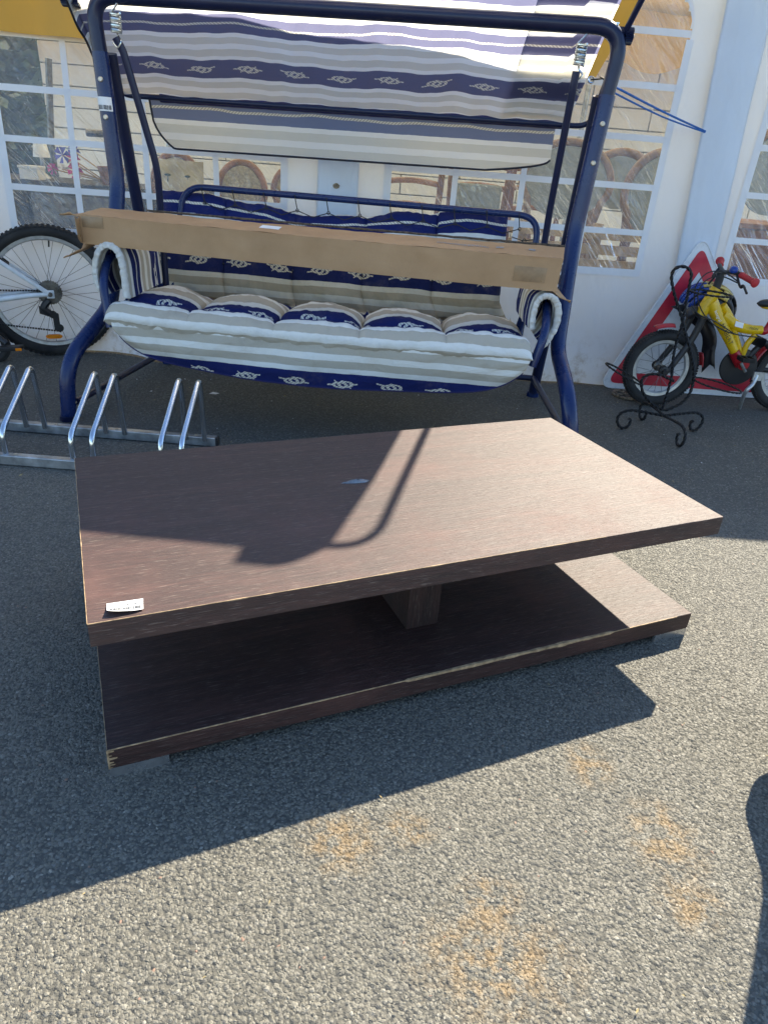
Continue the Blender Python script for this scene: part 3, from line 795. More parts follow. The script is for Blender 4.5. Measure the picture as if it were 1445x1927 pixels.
# price label, one end curling up
q = [gnd(*p, TZ) for p in ((203, 1161), (271, 1151), (270, 1127), (201, 1137))]
mb = MB()
def lf(a, b):
    p = (q[0]*(1-a)+q[1]*a)*(1-b)+(q[3]*(1-a)+q[2]*a)*b
    # rounded lower edge, curling up
    p = p+(q[3]-q[0])*(.10*(1-b)*(abs(2*a-1)**3))
    return p+V(0, 0, .0010+.007*(1-b)**2*(1-a)+.002*(1-b))
mb.grid(lf, 20, 8); lab = part(mb, 'price_label', 'white', tb, under=top)
lab['label'] = 'white price label with barcode at the front left corner'
mb = MB(); x = .08
while x < .92:
    wd = random.choice((.008, .012, .02)); 
    mb.add([lf(x, .12)+V(0, 0, .0008), lf(x+wd, .12)+V(0, 0, .0008), lf(x+wd, .40)+V(0, 0, .0008), lf(x, .40)+V(0, 0, .0008)], [(0, 1, 2, 3)]); x += wd+random.choice((.008, .014, .02))
part(mb, 'barcode', 'ink', tb, under=top, smooth=False)
ex = (q[1]-q[0]).normalized(); ey = (q[3]-q[0]).normalized(); hgt = (q[3]-q[0]).length
text('TABLE BASSE', 'lettering', 'ink', tb, lf(.05, .62)+V(0, 0, .0012), ex, ey, hgt*.22, under=top)
text('45,00 \u20ac', 'lettering', 'ink', tb, lf(.52, .46)+V(0, 0, .0014), ex, ey, hgt*.24, under=top)
# clear resin scrap on the top
c = gnd(668, 907, TZ); rs = thing('clear_resin_blob', c, 'small clear resin blob stuck near the middle of the coffee table top', 'resin blob')
mb = MB()
mb.grid(lambda a, b: c+(e1*cos(b*2*pi)*.034+e2*sin(b*2*pi)*.009*(1+.5*cos(b*2*pi)))*(a*(1+.18*nz(cos(b*6.28)*3, sin(b*6.28)*3)))+V(0, 0, .0006+.005*(1-a*a)*(1+.6*nz(a*3, b*7))), 8, 28)
part(mb, 'blob', 'wax', rs)
# three dents of light in the dark shelf: splinter of paper
for (px, py) in ((738, 1200), (268, 1380)):
    pass

# ================================================================== garden swing
sw = thing('garden_swing_seat', (-.25, 3.0, 0), 'navy blue tubular garden swing seat with striped canopy by the tent', 'garden swing')
LR, TR = .029, .026
def bolt(p, d, nm='bolt', r=.009, under=None):
    mb = MB(); mb.lathe(p, d, [(0, .006), (r*.7, .006), (r, .003), (r, -.004)], 14); return part(mb, nm, 'bolt', sw, under=under)
tl0, tr0 = at(193, 122, 2.945), at(1136, 200, 2.87)
mb = MB(); mb.tube(fillet([tl0, V(-1.168, 2.950, 1.434), V(.69, 2.873, 1.447), tr0], .17, 12), TR, 18); part(mb, 'top_bar', 'dkblue', sw)
legs = {
 'L': [at(189, 98, 2.945), (-1.128, 2.93, .835), (-1.150, 2.80, .40), (-1.245, 2.55, .225), (-1.256, 2.53, .0)],
 'R': [at(1142, 180, 2.87), (.640, 2.85, .80), (.617, 2.69, .385), (.640, 2.44, .262), (.690, 2.42, .0)]}
for s in 'LR':
    p = [Vector(v) for v in legs[s]]
    mb = MB(); mb.tube(fillet(p, [.05, .06, .12]), LR, 18); fl = part(mb, 'front_leg', 'blue', sw)
    for (pa, pb, t) in ((p[0], p[1], .20), (p[0], p[1], .48)):
        c = pa*(1-t)+pb*t; bolt(c+V(0, -LR, 0), (0, -1, 0), under=fl)
    mb = MB(); mb.lathe(p[4]+V(0, 0, .001), (0, 0, 1), [(0, 0), (LR+.004, 0), (LR+.004, .02), (LR, .02)], 18); part(mb, 'foot_cap', 'dkblue', sw)
rl = {'L': [(-1.150, 3.035, 1.27), (-1.143, 3.25, .46), (-1.14, 3.41, .0)], 'R': [(.665, 2.965, 1.25), (.680, 3.20, .45), (.685, 3.33, .0)]}
for s in 'LR':
    mb = MB(); mb.tube(fillet(rl[s], .06), .024, 16); part(mb, 'rear_leg', 'dkblue', sw)
    p = Vector(rl[s][2]); mb = MB(); mb.lathe(p+V(0, 0, .001), (0, 0, 1), [(0, 0), (.03, 0), (.03, .02), (.024, .022)], 16); part(mb, 'foot_cap', 'blue', sw)
for a, b in ((at(145, 755, 2.555), V(-1.135, 3.36, .075)), (V(.672, 2.46, .10), at(1003, 712, 3.27))):
    mb = MB(); mb.tube([a, b], .014, 12); br = part(mb, 'side_brace', 'dkblue', sw); bolt(a+V(0, -.014, 0), (0, -1, 0), r=.006, under=br)
mb = MB(); mb.tube([V(-1.135, 3.33, .13), at(1003, 712, 3.27)], .014, 12); part(mb, 'rear_crossbar', 'dkblue', sw)
# price sticker on the left leg
p = legs['L']; c = Vector(p[0])*.62+Vector(p[1])*.38; ax = (Vector(p[0])-Vector(p[1])).normalized()
def stk(a, b):
    ang = -pi/2-1.2+a*2.2; g1 = ax.cross(V(0, 1, 0)).normalized(); g2 = ax.cross(g1)
    if g2.y > 0: g2 = -g2
    return c+ax*(.035*(b-.5)*1.3)+V(cos(ang), 0, 0)*(LR+.0015)+V(0, sin(ang), 0)*(LR+.0015)
mb = MB(); mb.grid(stk, 14, 2); pl_ = part(mb, 'price_label', 'white', sw)
mb = MB()
for k in range(18):
    a0 = .12+k*.045; wd = random.choice((.012, .02, .028)); vs = []
    for (a, b) in ((a0, .1), (a0+wd, .1), (a0+wd, .42), (a0, .42)):
        v = stk(a, b); d = V(v.x-c.x, v.y-c.y, 0); vs.append(v+d.normalized()*.001)
    mb.add(vs, [(0, 1, 2, 3)])
part(mb, 'barcode', 'ink', sw, under=pl_, smooth=False)
# canopy frame: thin tube, side arms through the knobs
KL, KR = V(-1.245, 2.965, 1.42), V(.690, 2.885, 1.425)
FL_, FR_ = V(-1.30, 2.60, 1.85), V(.785, 2.53, 1.85)
RLc, RRc = V(-1.215, 3.27, 1.150), V(.705, 3.225, 1.165)
mb = MB(); mb.tube(fillet([KL*.5+FL_*.5, FL_, FR_, KR*.5+FR_*.5], .09, 8), .0105, 10); part(mb, 'canopy_front_rail', 'dkblue', sw)
mb = MB(); mb.tube(fillet([KL*.5+FL_*.5, KL, RLc, RRc, KR, KR*.5+FR_*.5], [.02, .06, .06, .02], 8), .0105, 10); part(mb, 'canopy_rear_rail', 'dkblue', sw)
for K, s in ((KL, -1), (KR, 1)):
    mb = MB()
    n = 28; prof = []
    for q_ in (-1, 1):
        cx = K+V(q_*.017, 0, 0)
        vs = []; fs = []
        for h_ in (-.014, .014):
            for k in range(n*2):
                r_ = .026 if k % 2 else .0225; vs.append(cx+V(h_, cos(pi*k/n)*r_, sin(pi*k/n)*r_))
        fs = [(k, (k+1) % (2*n), 2*n+(k+1) % (2*n), 2*n+k) for k in range(2*n)]+[tuple(range(2*n)), tuple(range(4*n-1, 2*n-1, -1))]
        mb.add(vs, fs)
    kn = part(mb, 'knob', 'dkblue', sw, smooth=False)
    bolt(K+V(s*.032, 0, 0), (s, 0, 0), r=.007, under=kn)
    mb = MB(); a = K+V(-s*.03, 0, .02); mb.box(a+V(-s*.04, -.005, .012), V(.045, 0, 0), V(0, .014, 0), V(0, 0, .0018)); mb.box(a+V(-s*.0, -.005, -.01), V(.0018, 0, 0), V(0, .014, 0), V(0, 0, .022))
    part(mb, 'knob_bracket', 'galv', sw, smooth=False)
# canopy cloth
CX0, CX1 = -1.222, .612
CLn = .985
def cpt(x, v):
    """point on the canopy cloth: x along the bar, v metres-in-layout from rear to front"""
    t = v/CLn; s_ = (x+.25)
    y = 3.235-.030*s_ - .697*t; z = 1.168+.008*s_ + .697*t; x += .03*t*(x+.25)/.9
    n_ = V(0, 1, 1).normalized()
    sag = -.010*sin(pi*min(1, max(0, t)))+.008*sin(x*9+v*6)*(.3+abs(sin(pi*t)))
    rip = .008*nz(x*7, v*2.0, 2)+.005*nz(x*16, v*5, 6)*(1.4-t)
    edge = min(1, (x-CX0)/.12); sag -= .03*(1-edge)**2
    return V(x, y, z)+n_*(sag+rip)
def xright(v): return CX1+.065*(v/CLn)
mb = MB()
def cf(a, b):
    v = b*(CLn-.004); xr = xright(v); x = CX0+(xr-CX0)*a
    if x > .535: v = b*(CLn+.038-.075*max(0, (x-.60)/.08)**2)
    return cpt(x, v)
mb.grid(cf, 150, 90, lambda a, b: ((CX0+(xright(0)-CX0)*a)*U+.028, (b*(CLn-.004)*U-.104)*1.162+.004*sin(a*40)))
cl = part(mb, 'canopy_cloth', 'canopy', sw)
# doubled cloth at the right end (folded side flap)
mb = MB(); mb.grid(lambda a, b: cpt(.40+(xright(b*CLn)-.006-.40)*a-.05*(1-b)*(1-a), b*(CLn-.03)+.012)+V(0, .004, .010), 24, 70, lambda a, b: ((.40+.21*a)*U, (b*(CLn-.03)*U-.104)*1.162+.013))
part(mb, 'folded_side_flap', 'canopy', sw)
# left side flap hanging from the frame
mb = MB()
mb.grid(lambda a, b: cpt(CX0+.004, b*CLn)+V(-.012*sin(pi*a)-.01*a, .02*a, -(.045+.02*nz(b*9))*a), 6, 40, lambda a, b: (a*.05, (b*CLn*U-.104)*1.162))
part(mb, 'side_hem', 'canopy', sw)
mb = MB(); mb.tube([cpt(CX0+.004, b/40*CLn)+V(-.01, .02, -(.045+.02*nz(b/40*9))) for b in range(41)], .0042, 8); part(mb, 'piping', 'piping', sw)
# navy hem sleeve around rear rail
mb = MB(); pts = [V(x_, 0, 0) for x_ in [-1.05+(.60+1.05)*k/60 for k in range(61)]]
pts = [V(p_.x, 3.262-.023*(p_.x+.25), 1.160+.009*(p_.x+.25)) for p_ in pts]
mb.tube(pts, lambda t: .0185+.0015*nz(t*40), 10); part(mb, 'rear_hem', 'navysleeve', sw)
# rear valance
VX0, VX1 = -1.098, .575
def vf(a, b):
    x = VX0+(VX1-VX0)*a
    drop = .188
    ea = min(1, a/.055); ed = min(1, (1-a)/.16)
    depth = drop*(ea**.35 if a > 0 else 0)*(.72+.28*ed**.5)
    depth = max(depth, .012)
    zt = 1.163+.009*(x+.25)
    return V(x, 3.270-.023*(x+.25)+.010*sin(x*13)*b+.012*nz(x*4, b*2)*b, zt-depth*b)
mb = MB(); mb.grid(vf, 150, 24, lambda a, b: ((VX0+(VX1-VX0)*a)*U, .283+(1.127-vf(a, b).z+.009*(VX0+(VX1-VX0)*a+.25))*U))
part(mb, 'rear_valance', 'valance', sw)
mb = MB(); mb.tube([vf(k/150, 1) for k in range(151)], .0042, 8); part(mb, 'piping', 'piping', sw)
# springs and hangers
def spring(p, zt, zb):
    mb = MB(); n = 9; pts = []
    for k in range(n*14+1):
        a = 2*pi*k/14; pts.append(V(p.x+cos(a)*.017, p.y+sin(a)*.017, zt+(zb-zt)*k/(n*14)))
    mb.tube(pts, .0036, 6)
    s_ = part(mb, 'spring', 'spring', sw)
    mb = MB(); mb.tube(smoothpath([V(p.x, p.y, zt+.055), V(p.x+.012, p.y, zt+.035), V(p.x, p.y, zt+.015), V(p.x-.015, p.y, zt)], 5), .0034, 6); part(mb, 'hook', 'spring', sw, under=s_)
    mb = MB(); mb.tube(smoothpath([V(p.x, p.y, zb), V(p.x+.005, p.y, zb-.012), V(p.x+.016, p.y-.01, zb-.026), V(p.x+.002, p.y-.012, zb-.045), V(p.x-.014, p.y-.01, zb-.030)], 5), .0034, 6); part(mb, 'hook', 'spring', sw, under=s_)
sL1, sL2, sR1, sR2 = at(217, 24, 2.935), at(220, 62, 2.935), at(1095, 82, 2.875), at(1090, 124, 2.875)
spring(sL1, sL1.z, sL2.z); spring(sR1, sR1.z, sR2.z)
hg = {'L': [at(218, 70, 2.93), at(232, 95, 2.94), (-.992, 3.0, .90), (-.998, 3.02, .76), (-1.0, 3.03, .40)],
      'R': [at(1084, 134, 2.865), at(1078, 165, 2.87), (.556, 2.98, .86), (.560, 3.0, .74), (.555, 3.0, .40)]}
for s in 'LR':
    mb = MB(); mb.tube(fillet(hg[s], .06), .0135, 12); part(mb, 'hanger_arm', 'dkblue', sw)
# seat frame
def sx_(x): return -.045*(x+.25)
mb = MB(); mb.tube(fillet([V(-1.0, 3.06+sx_(-1), .335), V(-1.03, 2.56+sx_(-1), .375), V(.51, 2.56+sx_(.5), .375), V(.50, 3.06+sx_(.5), .335)], .07), .014, 12); part(mb, 'seat_frame', 'dkblue', sw)
bk = [V(-1.0, 3.09, .36), V(-.985, 3.17, .60), V(-.955, 3.21, .832), V(.545, 3.105, .826), V(.535, 3.07, .60), V(.52, 3.0, .36)]
mb = MB(); mb.tube(fillet(bk, [.06, .09, .09, .06]), .0135, 12); part(mb, 'backrest_frame', 'blue', sw)
for p in (((-1.0, 3.05, .36), (-1.06, 2.98, .60), (-1.085, 2.66, .605), (-1.085, 2.58, .52), (-1.06, 2.55, .37)), ((.50, 2.98, .36), (.535, 2.95, .56), (.535, 2.62, .565), (.525, 2.51, .48), (.495, 2.50, .36))):
    mb = MB(); mb.tube(fillet([V(*v) for v in p], [.07, .08, .07]), .0155, 12); part(mb, 'armrest_tube', 'blue', sw)
# hook wires between backrest bar and mesh
hp = []
for k in range(11):
    x = -.87+k*.133; y = 3.21+(3.105-3.21)*(x+.955)/1.5; z = .829; hp.append(V(x, y, z))
for k, h in enumerate(hp):
    mb = MB(); mb.tube([h+V(-.004, -.016, .004), h+V(0, -.014, -.02), h+V(.006, -.01, -.05)], .0022, 5)
    mb.ring(h+V(.007, -.01, -.056), V(1, 0, 0), V(0, 0, 1), .006, .0018, 10, 5)
    part(mb, 'wire_hook', 'ink', sw)
mb = MB()
for k in range(10):
    a = hp[k]+V(.007, -.01, -.056); b = hp[k+1]+V(.007, -.01, -.056); m_ = (a+b)/2+V(0, 0, -.022)
    mb.tube([a, m_], .0021, 5); mb.tube([m_, b], .0021, 5)
part(mb, 'spring_wire', 'ink', sw)
mb = MB()
a = V(.44, 3.11, .74)
mb.tube([a, a+V(.05, 0, -.012), a+V(.105, 0, -.002)], .0022, 5); mb.ring(a+V(.055, 0, -.012), V(1, 0, 0), V(0, 0, 1), .008, .002, 10, 5); mb.tube([a+V(0, 0, -.035), a+V(.05, 0, -.014)], .0022, 5)
part(mb, 'side_wire', 'ink', sw)

# ---------------------------------------------------------------- seat cushion
cush = thing('striped_seat_cushion', (-.3, 2.8, .38), 'long tufted striped seat and back cushion lying on the garden swing', 'cushion')
SEC = [(2.62, .362), (2.52, .372), (2.488, .392), (2.486, .422), (2.535, .452), (2.63, .440), (2.80, .436), (2.94, .414), (3.045, .385), (3.075, .395), (3.085, .44), (3.105, .52), (3.13, .60), (3.155, .68), (3.18, .76), (3.205, .800), (3.235, .800), (3.245, .76), (3.20, .60), (3.15, .44), (3.11, .345), (2.90, .345), (2.62, .362)]
SP = smoothpath([V(0, y, z) for y, z in SEC], 7)
acc = [0]
for a, b in zip(SP, SP[1:]): acc.append(acc[-1]+(b-a).length)
def find(y, z): return min(range(len(SP)), key=lambda i: (SP[i]-V(0, y, z)).length)
iR = find(2.488, .395); iT = find(2.60, .44); iC = find(3.06, .388); iTop = find(3.22, .80); iB1 = find(3.11, .54); iB2 = find(3.155, .68)
A0, AT, AC, ATP = acc[iR], acc[iT], acc[iC], acc[iTop]
CU0, CU1 = -1.075, .485
def topsag(a):
    return -.055*math.exp(-((a-.46)/.2)**2)+.012*(a > .8)
def csec(a, i):
    P = SP[i]; s = acc[i]
    t0 = SP[max(0, i-1)]; t1 = SP[min(len(SP)-1, i+1)]; tg = (t1-t0).normalized(); nn = V(0, -tg.z, tg.y)
    if nn.dot(V(0, -.4, 1)) < 0 and s < AC: pass
    seg = abs(sin(5*pi*a))**.55; crease = 1-abs(sin(5*pi*a))**.28
    h = 0
    if A0 < s < AC:
        t = (s-A0)/(AC-A0); tt = (AT-A0)/(AC-A0)
        if t < tt: h = .012*sin(pi*t/tt)*(.4+.6*seg)-.020*crease*(t/tt)+.012*seg*(t/tt)**2
        else: h = .012*seg*(1-(t-tt)/(1-tt))+.040*(sin(pi*min(1, (t-tt)/(1-tt)))**.45)*seg-.020*crease
    elif AC <= s < ATP:
        t = (s-AC)/(ATP-AC)
        h = .020*(abs(sin(pi*(t*2.0)))**.5)*seg-.010*crease*(1 if .1 < t < .95 else .3)
    x = CU0+(CU1-CU0)*a
    if s > AC: x = x*(1)+(.045*(.5-a))*min(1, (s-AC)/.1)-.03*min(1, (s-AC)/.1)
    end = min(1, min(a, 1-a)/.025)
    h += .010*nz(x*7, s*7, 1)+.006*nz(x*24, s*12, 3)+.003*nz(x*60, s*22, 5)+ .005*nz(x*3, s*30, 3)*(s < A0+.1)
    p = V(x, P.y+sx_(x), P.z)
    if SP[i].y < 3.0: p.z -= .012*sin(pi*a)
    if P.z > .5: p.z += topsag(a)*((P.z-.5)/.3)
    cen = V(x, 0, 0)
    return p, nn, h, end
cen_seat = None
def cpoint(a, b):
    i = min(len(SP)-1, int(round(b*(len(SP)-1))))
    p, nn, h, end = csec(a, i)
    # outward normal: rotate so that it points away from the pad core
    core = V(p.x, 2.8, .385) if SP[i].y < 3.03 else V(p.x, 3.175, .56)
    if nn.y*(p.y-sx_(p.x)-core.y)+nn.z*(p.z-core.z) < 0: nn = -nn
    p = p+nn*h
    if end < 1:
        k = (1-sqrt(max(0, 1-(1-end)**2)))
        cy = 2.8 if SP[i].y < 3.03 else SP[i].y+.03; cz = .395 if SP[i].y < 3.03 else p.z
        if SP[i].y < 3.03: p = V(p.x, p.y, p.z*(1-k)+cz*k)
        else: p = V(p.x, p.y*(1-k)+(3.09+.13*(p.z-.4)/.4+.055+sx_(p.x))*k, p.z)
    return p
def cuv(a, b):
    i = min(len(SP)-1, int(round(b*(len(SP)-1)))); s = acc[i]; x = (CU0+(CU1-CU0)*a)*U
    if s < AC:
        t = (s-A0)/(AC-A0); f = .376+.6*t if t < .15 else (.466+(t-.15)*.5 if t < .35 else .566+(t-.35)*.30)
    else: f = .800+(s-AC)*U*.93
    f += .006*nz(a*9, s*3, 2)
    return (x*1.0+.06, f)
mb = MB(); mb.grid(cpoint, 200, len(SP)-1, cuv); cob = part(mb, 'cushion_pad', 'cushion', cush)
for k in range(1, 5):
    for ib in (iT, iB1, iB2):
        p = cpoint(k/5, ib/(len(SP)-1)); mb = MB(); mb.lathe(p+V(0, -.002, .001), (0, -.5, .8), [(0, .004), (.006, .003), (.007, 0)], 10); part(mb, 'tuft_button', 'piping', cush)
# front flap hanging below the seat
def ff(a, b):
    x = -1.050+(.480+1.050)*a; q2 = abs(2*a-1)
    zb = .218+.050*q2**2+.075*q2**9; zt = .402-.012*sin(pi*a)
    bulge = .016*sin(pi*b)+.010*nz(x*5, b*2.5, 3)+.004*nz(x*22, b*3, 6)*(1-b*.5)-.006*(1-abs(sin(5*pi*a))**.4)*(1-b)
    return V(x-.02*(2*a-1)*b*q2**6, 2.490+sx_(x)+.022*b-bulge+.012*sin(x*7+1)*b, zt+(zb-zt)*b)
mb = MB(); mb.grid(ff, 200, 36, lambda a, b: ((-1.05+1.53*a)*U+.11, .466+.068-(ff(a, b).z-.222)*U*1.05))
flp = part(mb, 'front_flap', 'cushion', cush)
mb = MB(); mb.tube([ff(k/160, 1) for k in range(161)], .003, 6); part(mb, 'piping', 'navysleeve', cush, under=flp)

# arm sleeves
def sleeve(loop, y0, y1, lab, xs_):
    t = thing('padded_arm_sleeve', (loop[2][0], (y0+y1)/2, loop[2][1]-.1), lab, 'arm pad', 'padded sleeves over the swing armrests')
    P = smoothpath([V(x, 0, z) for x, z in loop], 8); th = .013; n = len(P)
    out = []; inn = []
    for i in range(n):
        tg = (P[min(n-1, i+1)]-P[max(0, i-1)]).normalized(); nn = V(tg.z, 0, -tg.x); out.append(P[i]-nn*th); inn.append(P[i]+nn*th)
    loopc = out+inn[::-1]; m_ = len(loopc); ny = 26
    mb = MB(); vs = []; uv = []
    for k in range(ny+1):
        b = k/ny; y = y0+(y1-y0)*b; q_ = 1-.35*(abs(2*b-1)**6)
        for i in range(m_):
            p = loopc[i]; o2 = P[i] if i < n else P[2*n-1-i]; pp = o2+(p-o2)*q_*(1+.12*nz(i*.2, b*6)+.06*sin(i*1.3)*(abs(2*b-1)**8))
            vs.append(V(pp.x+.004*nz(b*4, i*.1), y+xs_*.0, pp.z)); uv.append((i/m_*.5, (y-y0)*U*1.0))
    fs = [(k*m_+i, k*m_+(i+1) % m_, (k+1)*m_+(i+1) % m_, (k+1)*m_+i) for k in range(ny) for i in range(m_)]
    mb.add(vs, fs, uv); mb.f.append(tuple(range(m_-1, -1, -1))); mb.f.append(tuple(ny*m_+i for i in range(m_)))
    so_ = part(mb, 'sleeve_pad', 'sleeve', t)
    mb = MB(); ln = len(P); mb.tube([V(p.x, y0-.004+.002*sin(i*2.2), p.z) for i, p in enumerate(P)], lambda t_: .0135+.0012*sin(t_*90), 10, sy=.7)
    part(mb, 'front_trim', 'whitecloth', t)
sleeve([(-1.005, .470), (-1.008, .54), (-1.012, .600), (-1.028, .640), (-1.060, .652), (-1.092, .630), (-1.112, .575), (-1.112, .52), (-1.090, .470)], 2.60, 2.98, 'padded striped sleeve over the left swing armrest beside the bicycle wheel', 0)
sleeve([(.484, .480), (.480, .53), (.487, .578), (.512, .600), (.545, .592), (.566, .555), (.566, .50), (.545, .445), (.53, .425)], 2.56, 2.92, 'padded striped sleeve over the right swing armrest under the carton end', 0)

# ================================================================== long carton
bx = thing('long_cardboard_box', (-.28, 2.7, .65), 'long brown cardboard carton laid across both swing armrests', 'carton')
YF, YB = 2.60, 2.73
A = at(148, 403, YF); A2 = at(156, 458, YF); B = at(1060, 487, YF-.04); B2 = at(1046, 549, YF-.04)
D = at(190, 391, YB); E_ = at(1062, 466, YB-.04)
D2 = D+(A2-A); E2_ = E_+(B2-B)
n = 60
def bl_(p, q_, t): return p*(1-t)+q_*t
mb = MB()
ringp = [A, A2, D2, D]; ringq = [B, B2, E2_, E_]
def bxf(a, b):
    k = b*4; i = min(3, int(k)); f = k-i
    P0 = bl_(ringp[i], ringq[i], a); P1 = bl_(ringp[(i+1) % 4], ringq[(i+1) % 4], a); p = bl_(P0, P1, f)
    dent = .004*nz(a*9, b*5, 2)+.003*nz(a*30, b*9, 5)
    return p+V(0, dent*(1 if i == 0 else .3), -dent*(1 if i == 3 else 0)-.004*sin(a*pi))
mb.grid(bxf, 120, 32); body = part(mb, 'carton_body', 'card', bx, ang=50)
# left end flaps
fl1 = [(A, D, at(38, 420, YB+.0)), ]
def quadpart(P, name, mat, th=.003, under=None):
    mb = MB(); P = [Vector(p) for p in P]
    mb.grid(lambda a, b: (P[0]*(1-a)+P[1]*a)*(1-b)+(P[3]*(1-a)+P[2]*a)*b+V(0, 0, -.012*sin(pi*b)*.6+.003*nz(a*4, b*4, 7)), 6, 8)
    return part(mb, name, mat, bx, under=under, solid=th)
quadpart([A2+V(.004, .0, 0), D2+V(.02, 0, 0), at(120, 485, 2.60), at(150, 470, 2.52)], 'end_flap', 'card')
quadpart([A+V(.004, .01, -.004), D+V(0, 0, -.002), at(112, 404, 2.70), at(132, 399, 2.60)], 'end_flap', 'card')
quadpart([A+V(.002, 0, -.004), A2+V(.002, 0, .004), at(148, 448, 2.56), at(141, 408, 2.56)], 'end_flap', 'tape', .002)
quadpart([B2+V(-.01, 0, 0), E2_+V(-.02, 0, 0), at(1072, 570, 2.66), at(1074, 566, 2.58)], 'end_flap', 'card')
# torn right end, ragged
mb = MB()
for k in range(16):
    b = k/16; p = B+(B2-B)*b; w_ = .006+.010*abs(nz(k*.8, 3)); q0 = p+V(0, .004, 0)
    mb.add([q0, q0+(B2-B)/16, q0+(B2-B)/16+V(w_, .03, 0), q0+V(.006+.010*abs(nz((k-1)*.8, 3)), .03, 0)], [(0, 1, 2, 3)])
part(mb, 'torn_paper', 'white', bx, smooth=False)
# dark corrugated rear edge and standing flap along the back
mb = MB(); pts = [bl_(D, E_, k/80)+V(0, .004, .004+.002*nz(k*.5)) for k in range(8, 81)]
mb.tube(pts, .0042, 6); part(mb, 'corrugated_edge', 'carddark', bx)
def onface(a, b, P0, P1, P2, P3, off):
    return (P0*(1-a)+P1*a)*(1-b)+(P3*(1-a)+P2*a)*b+off
for (a0, a1, b0, b1) in ((.006, .05, .04, .42), (.905, .972, .32, .78)):
    mb = MB(); mb.grid(lambda a, b: bxf(a0+(a1-a0)*a, (b0+(b1-b0)*b)/4)+V(0, -.0012, 0), 6, 6); part(mb, 'parcel_tape', 'tape', bx, under=body)
def topq(a0, a1, b0, b1, name, mat, lift=.0014):
    mb = MB(); mb.grid(lambda a, b: bxf(a0+(a1-a0)*a, (3+1-(b0+(b1-b0)*b))/4)+V(0, 0, lift), 8, 4); return part(mb, name, mat, bx, under=body)
topq(.364, .405, .35, .62, 'address_label', 'white')
mb = MB()
for k in range(26):
    a0 = .735+k*.0042+random.uniform(0, .001); 
    p = [bxf(a0, (3.62+random.uniform(0, .03))/4), bxf(a0+.0022, 3.62/4), bxf(a0+.0024, 3.48/4), bxf(a0+.0002, 3.5/4)]
    mb.add([v+V(0, 0, .0018) for v in p], [(0, 1, 2, 3)])
for (a0, a1, b0, b1) in ((.858, .874, .46, .58), (.926, .940, .5, .62)):
    mb.add([bxf(a0, (4-b0)/4)+V(0, 0, .002), bxf(a1, (4-b0)/4)+V(0, 0, .002), bxf(a1, (4-b1)/4)+V(0, 0, .002), bxf(a0, (4-b1)/4)+V(0, 0, .002)], [(0, 1, 2, 3)])
part(mb, 'faint_print', 'greyink', bx, under=body, smooth=False)

#SECTION3
# ================================================================== cycle rack
rk = thing('bicycle_rack', (-1.9, 2.22, 0), 'shiny galvanised bicycle rack on the tarmac left of the coffee table', 'bike rack')
for (y0, y1, z1, xe) in ((2.075, 2.105, .036, -.655), (2.368, 2.400, .036, -.640)):
    mb = MB(); mb.abox(-3.0, xe, y0, y1, .002, z1); rl_ = part(mb, 'base_rail', 'galvrail', rk, smooth=False, bevel=.003)
    mb = MB(); mb.abox(xe+.0005, xe+.008, y0+.001, y1-.001, .003, z1-.001); part(mb, 'end_cap', 'black', rk, smooth=False)
    for x in (-1.235, -1.01, -.715):
        mb = MB(); mb.lathe((x, (y0+y1)/2, z1), (0, 0, 1), [(.006, 0), (.006, .003), (0, .004)], 10); part(mb, 'bolt', 'bolt', rk, under=rl_)
for x in (-2.22, -2.15, -1.93, -1.86, -1.63, -1.56, -1.336, -1.267, -1.042, -.973, -.747, -.678):
    mb = MB(); mb.tube(fillet([V(x, 2.092, .034), V(x, 2.088, .115), V(x, 2.335, .268), V(x, 2.365, .036-.01), ], [.035, .03], 9), .0098, 14)
    part(mb, 'hoop', 'galv', rk)

# ================================================================== wheels
def wheel(t, c, ed, r, tw, spokes, knob=True, rimw=.018, nrm=None):
    """ed: unit vector of wheel plane (horizontal); returns wheel part"""
    up = V(0, 0, 1); nr = ed.cross(up).normalized()
    mb = MB(); mb.ring(c, ed, up, r-tw, tw, 72, 12)
    ty = part(mb, 'tyre', 'tyre', t)
    mb = MB(); N = 84
    for k in range(N):
        a = 2*pi*k/N; rd = ed*cos(a)+up*sin(a); tg = -ed*sin(a)+up*cos(a)
        for s, off in ((-1, .0), (0, .5), (1, .0)):
            aa = a+off*2*pi/N; rd = ed*cos(aa)+up*sin(aa); tg = -ed*sin(aa)+up*cos(aa)
            q_ = c+rd*(r-tw+tw*(1.0 if s == 0 else .74))+nr*(s*tw*.72)
            mb.box(q_, tg*(pi*r/N*.55), nr*(tw*.26), rd*(tw*.13))
    part(mb, 'tread_block', 'tyre', t, under=ty, smooth=False)['kind'] = 'stuff'
    ri = r-2*tw
    mb = MB(); mb.lathe(c, nr, [(ri+.004, -rimw*.5), (ri-.012, -rimw*.42), (ri-.018, 0), (ri-.012, rimw*.42), (ri+.004, rimw*.5)], 72); rm = part(mb, 'rim', 'rim', t)
    mb = MB(); mb.lathe(c, nr, [(0, -.045), (.006, -.045), (.008, -.03), (.022, -.03), (.022, -.026), (.012, -.022), (.012, .022), (.022, .026), (.022, .03), (.008, .03), (.006, .045), (0, .045)], 20); part(mb, 'hub', 'steel', t)
    for k in range(spokes):
        a = 2*pi*k/spokes; s = -1 if k % 2 else 1; da = .55*(1 if (k//2) % 2 else -1)
        p0 = c+(ed*cos(a+da*1.6)+up*sin(a+da*1.6))*.021+nr*(s*.028); p1 = c+(ed*cos(a)+up*sin(a))*(ri-.014)
        mb = MB(); mb.tube([p0, p1], .0011, 5, cap=False); part(mb, 'spoke', 'spoke', t)
    return ty
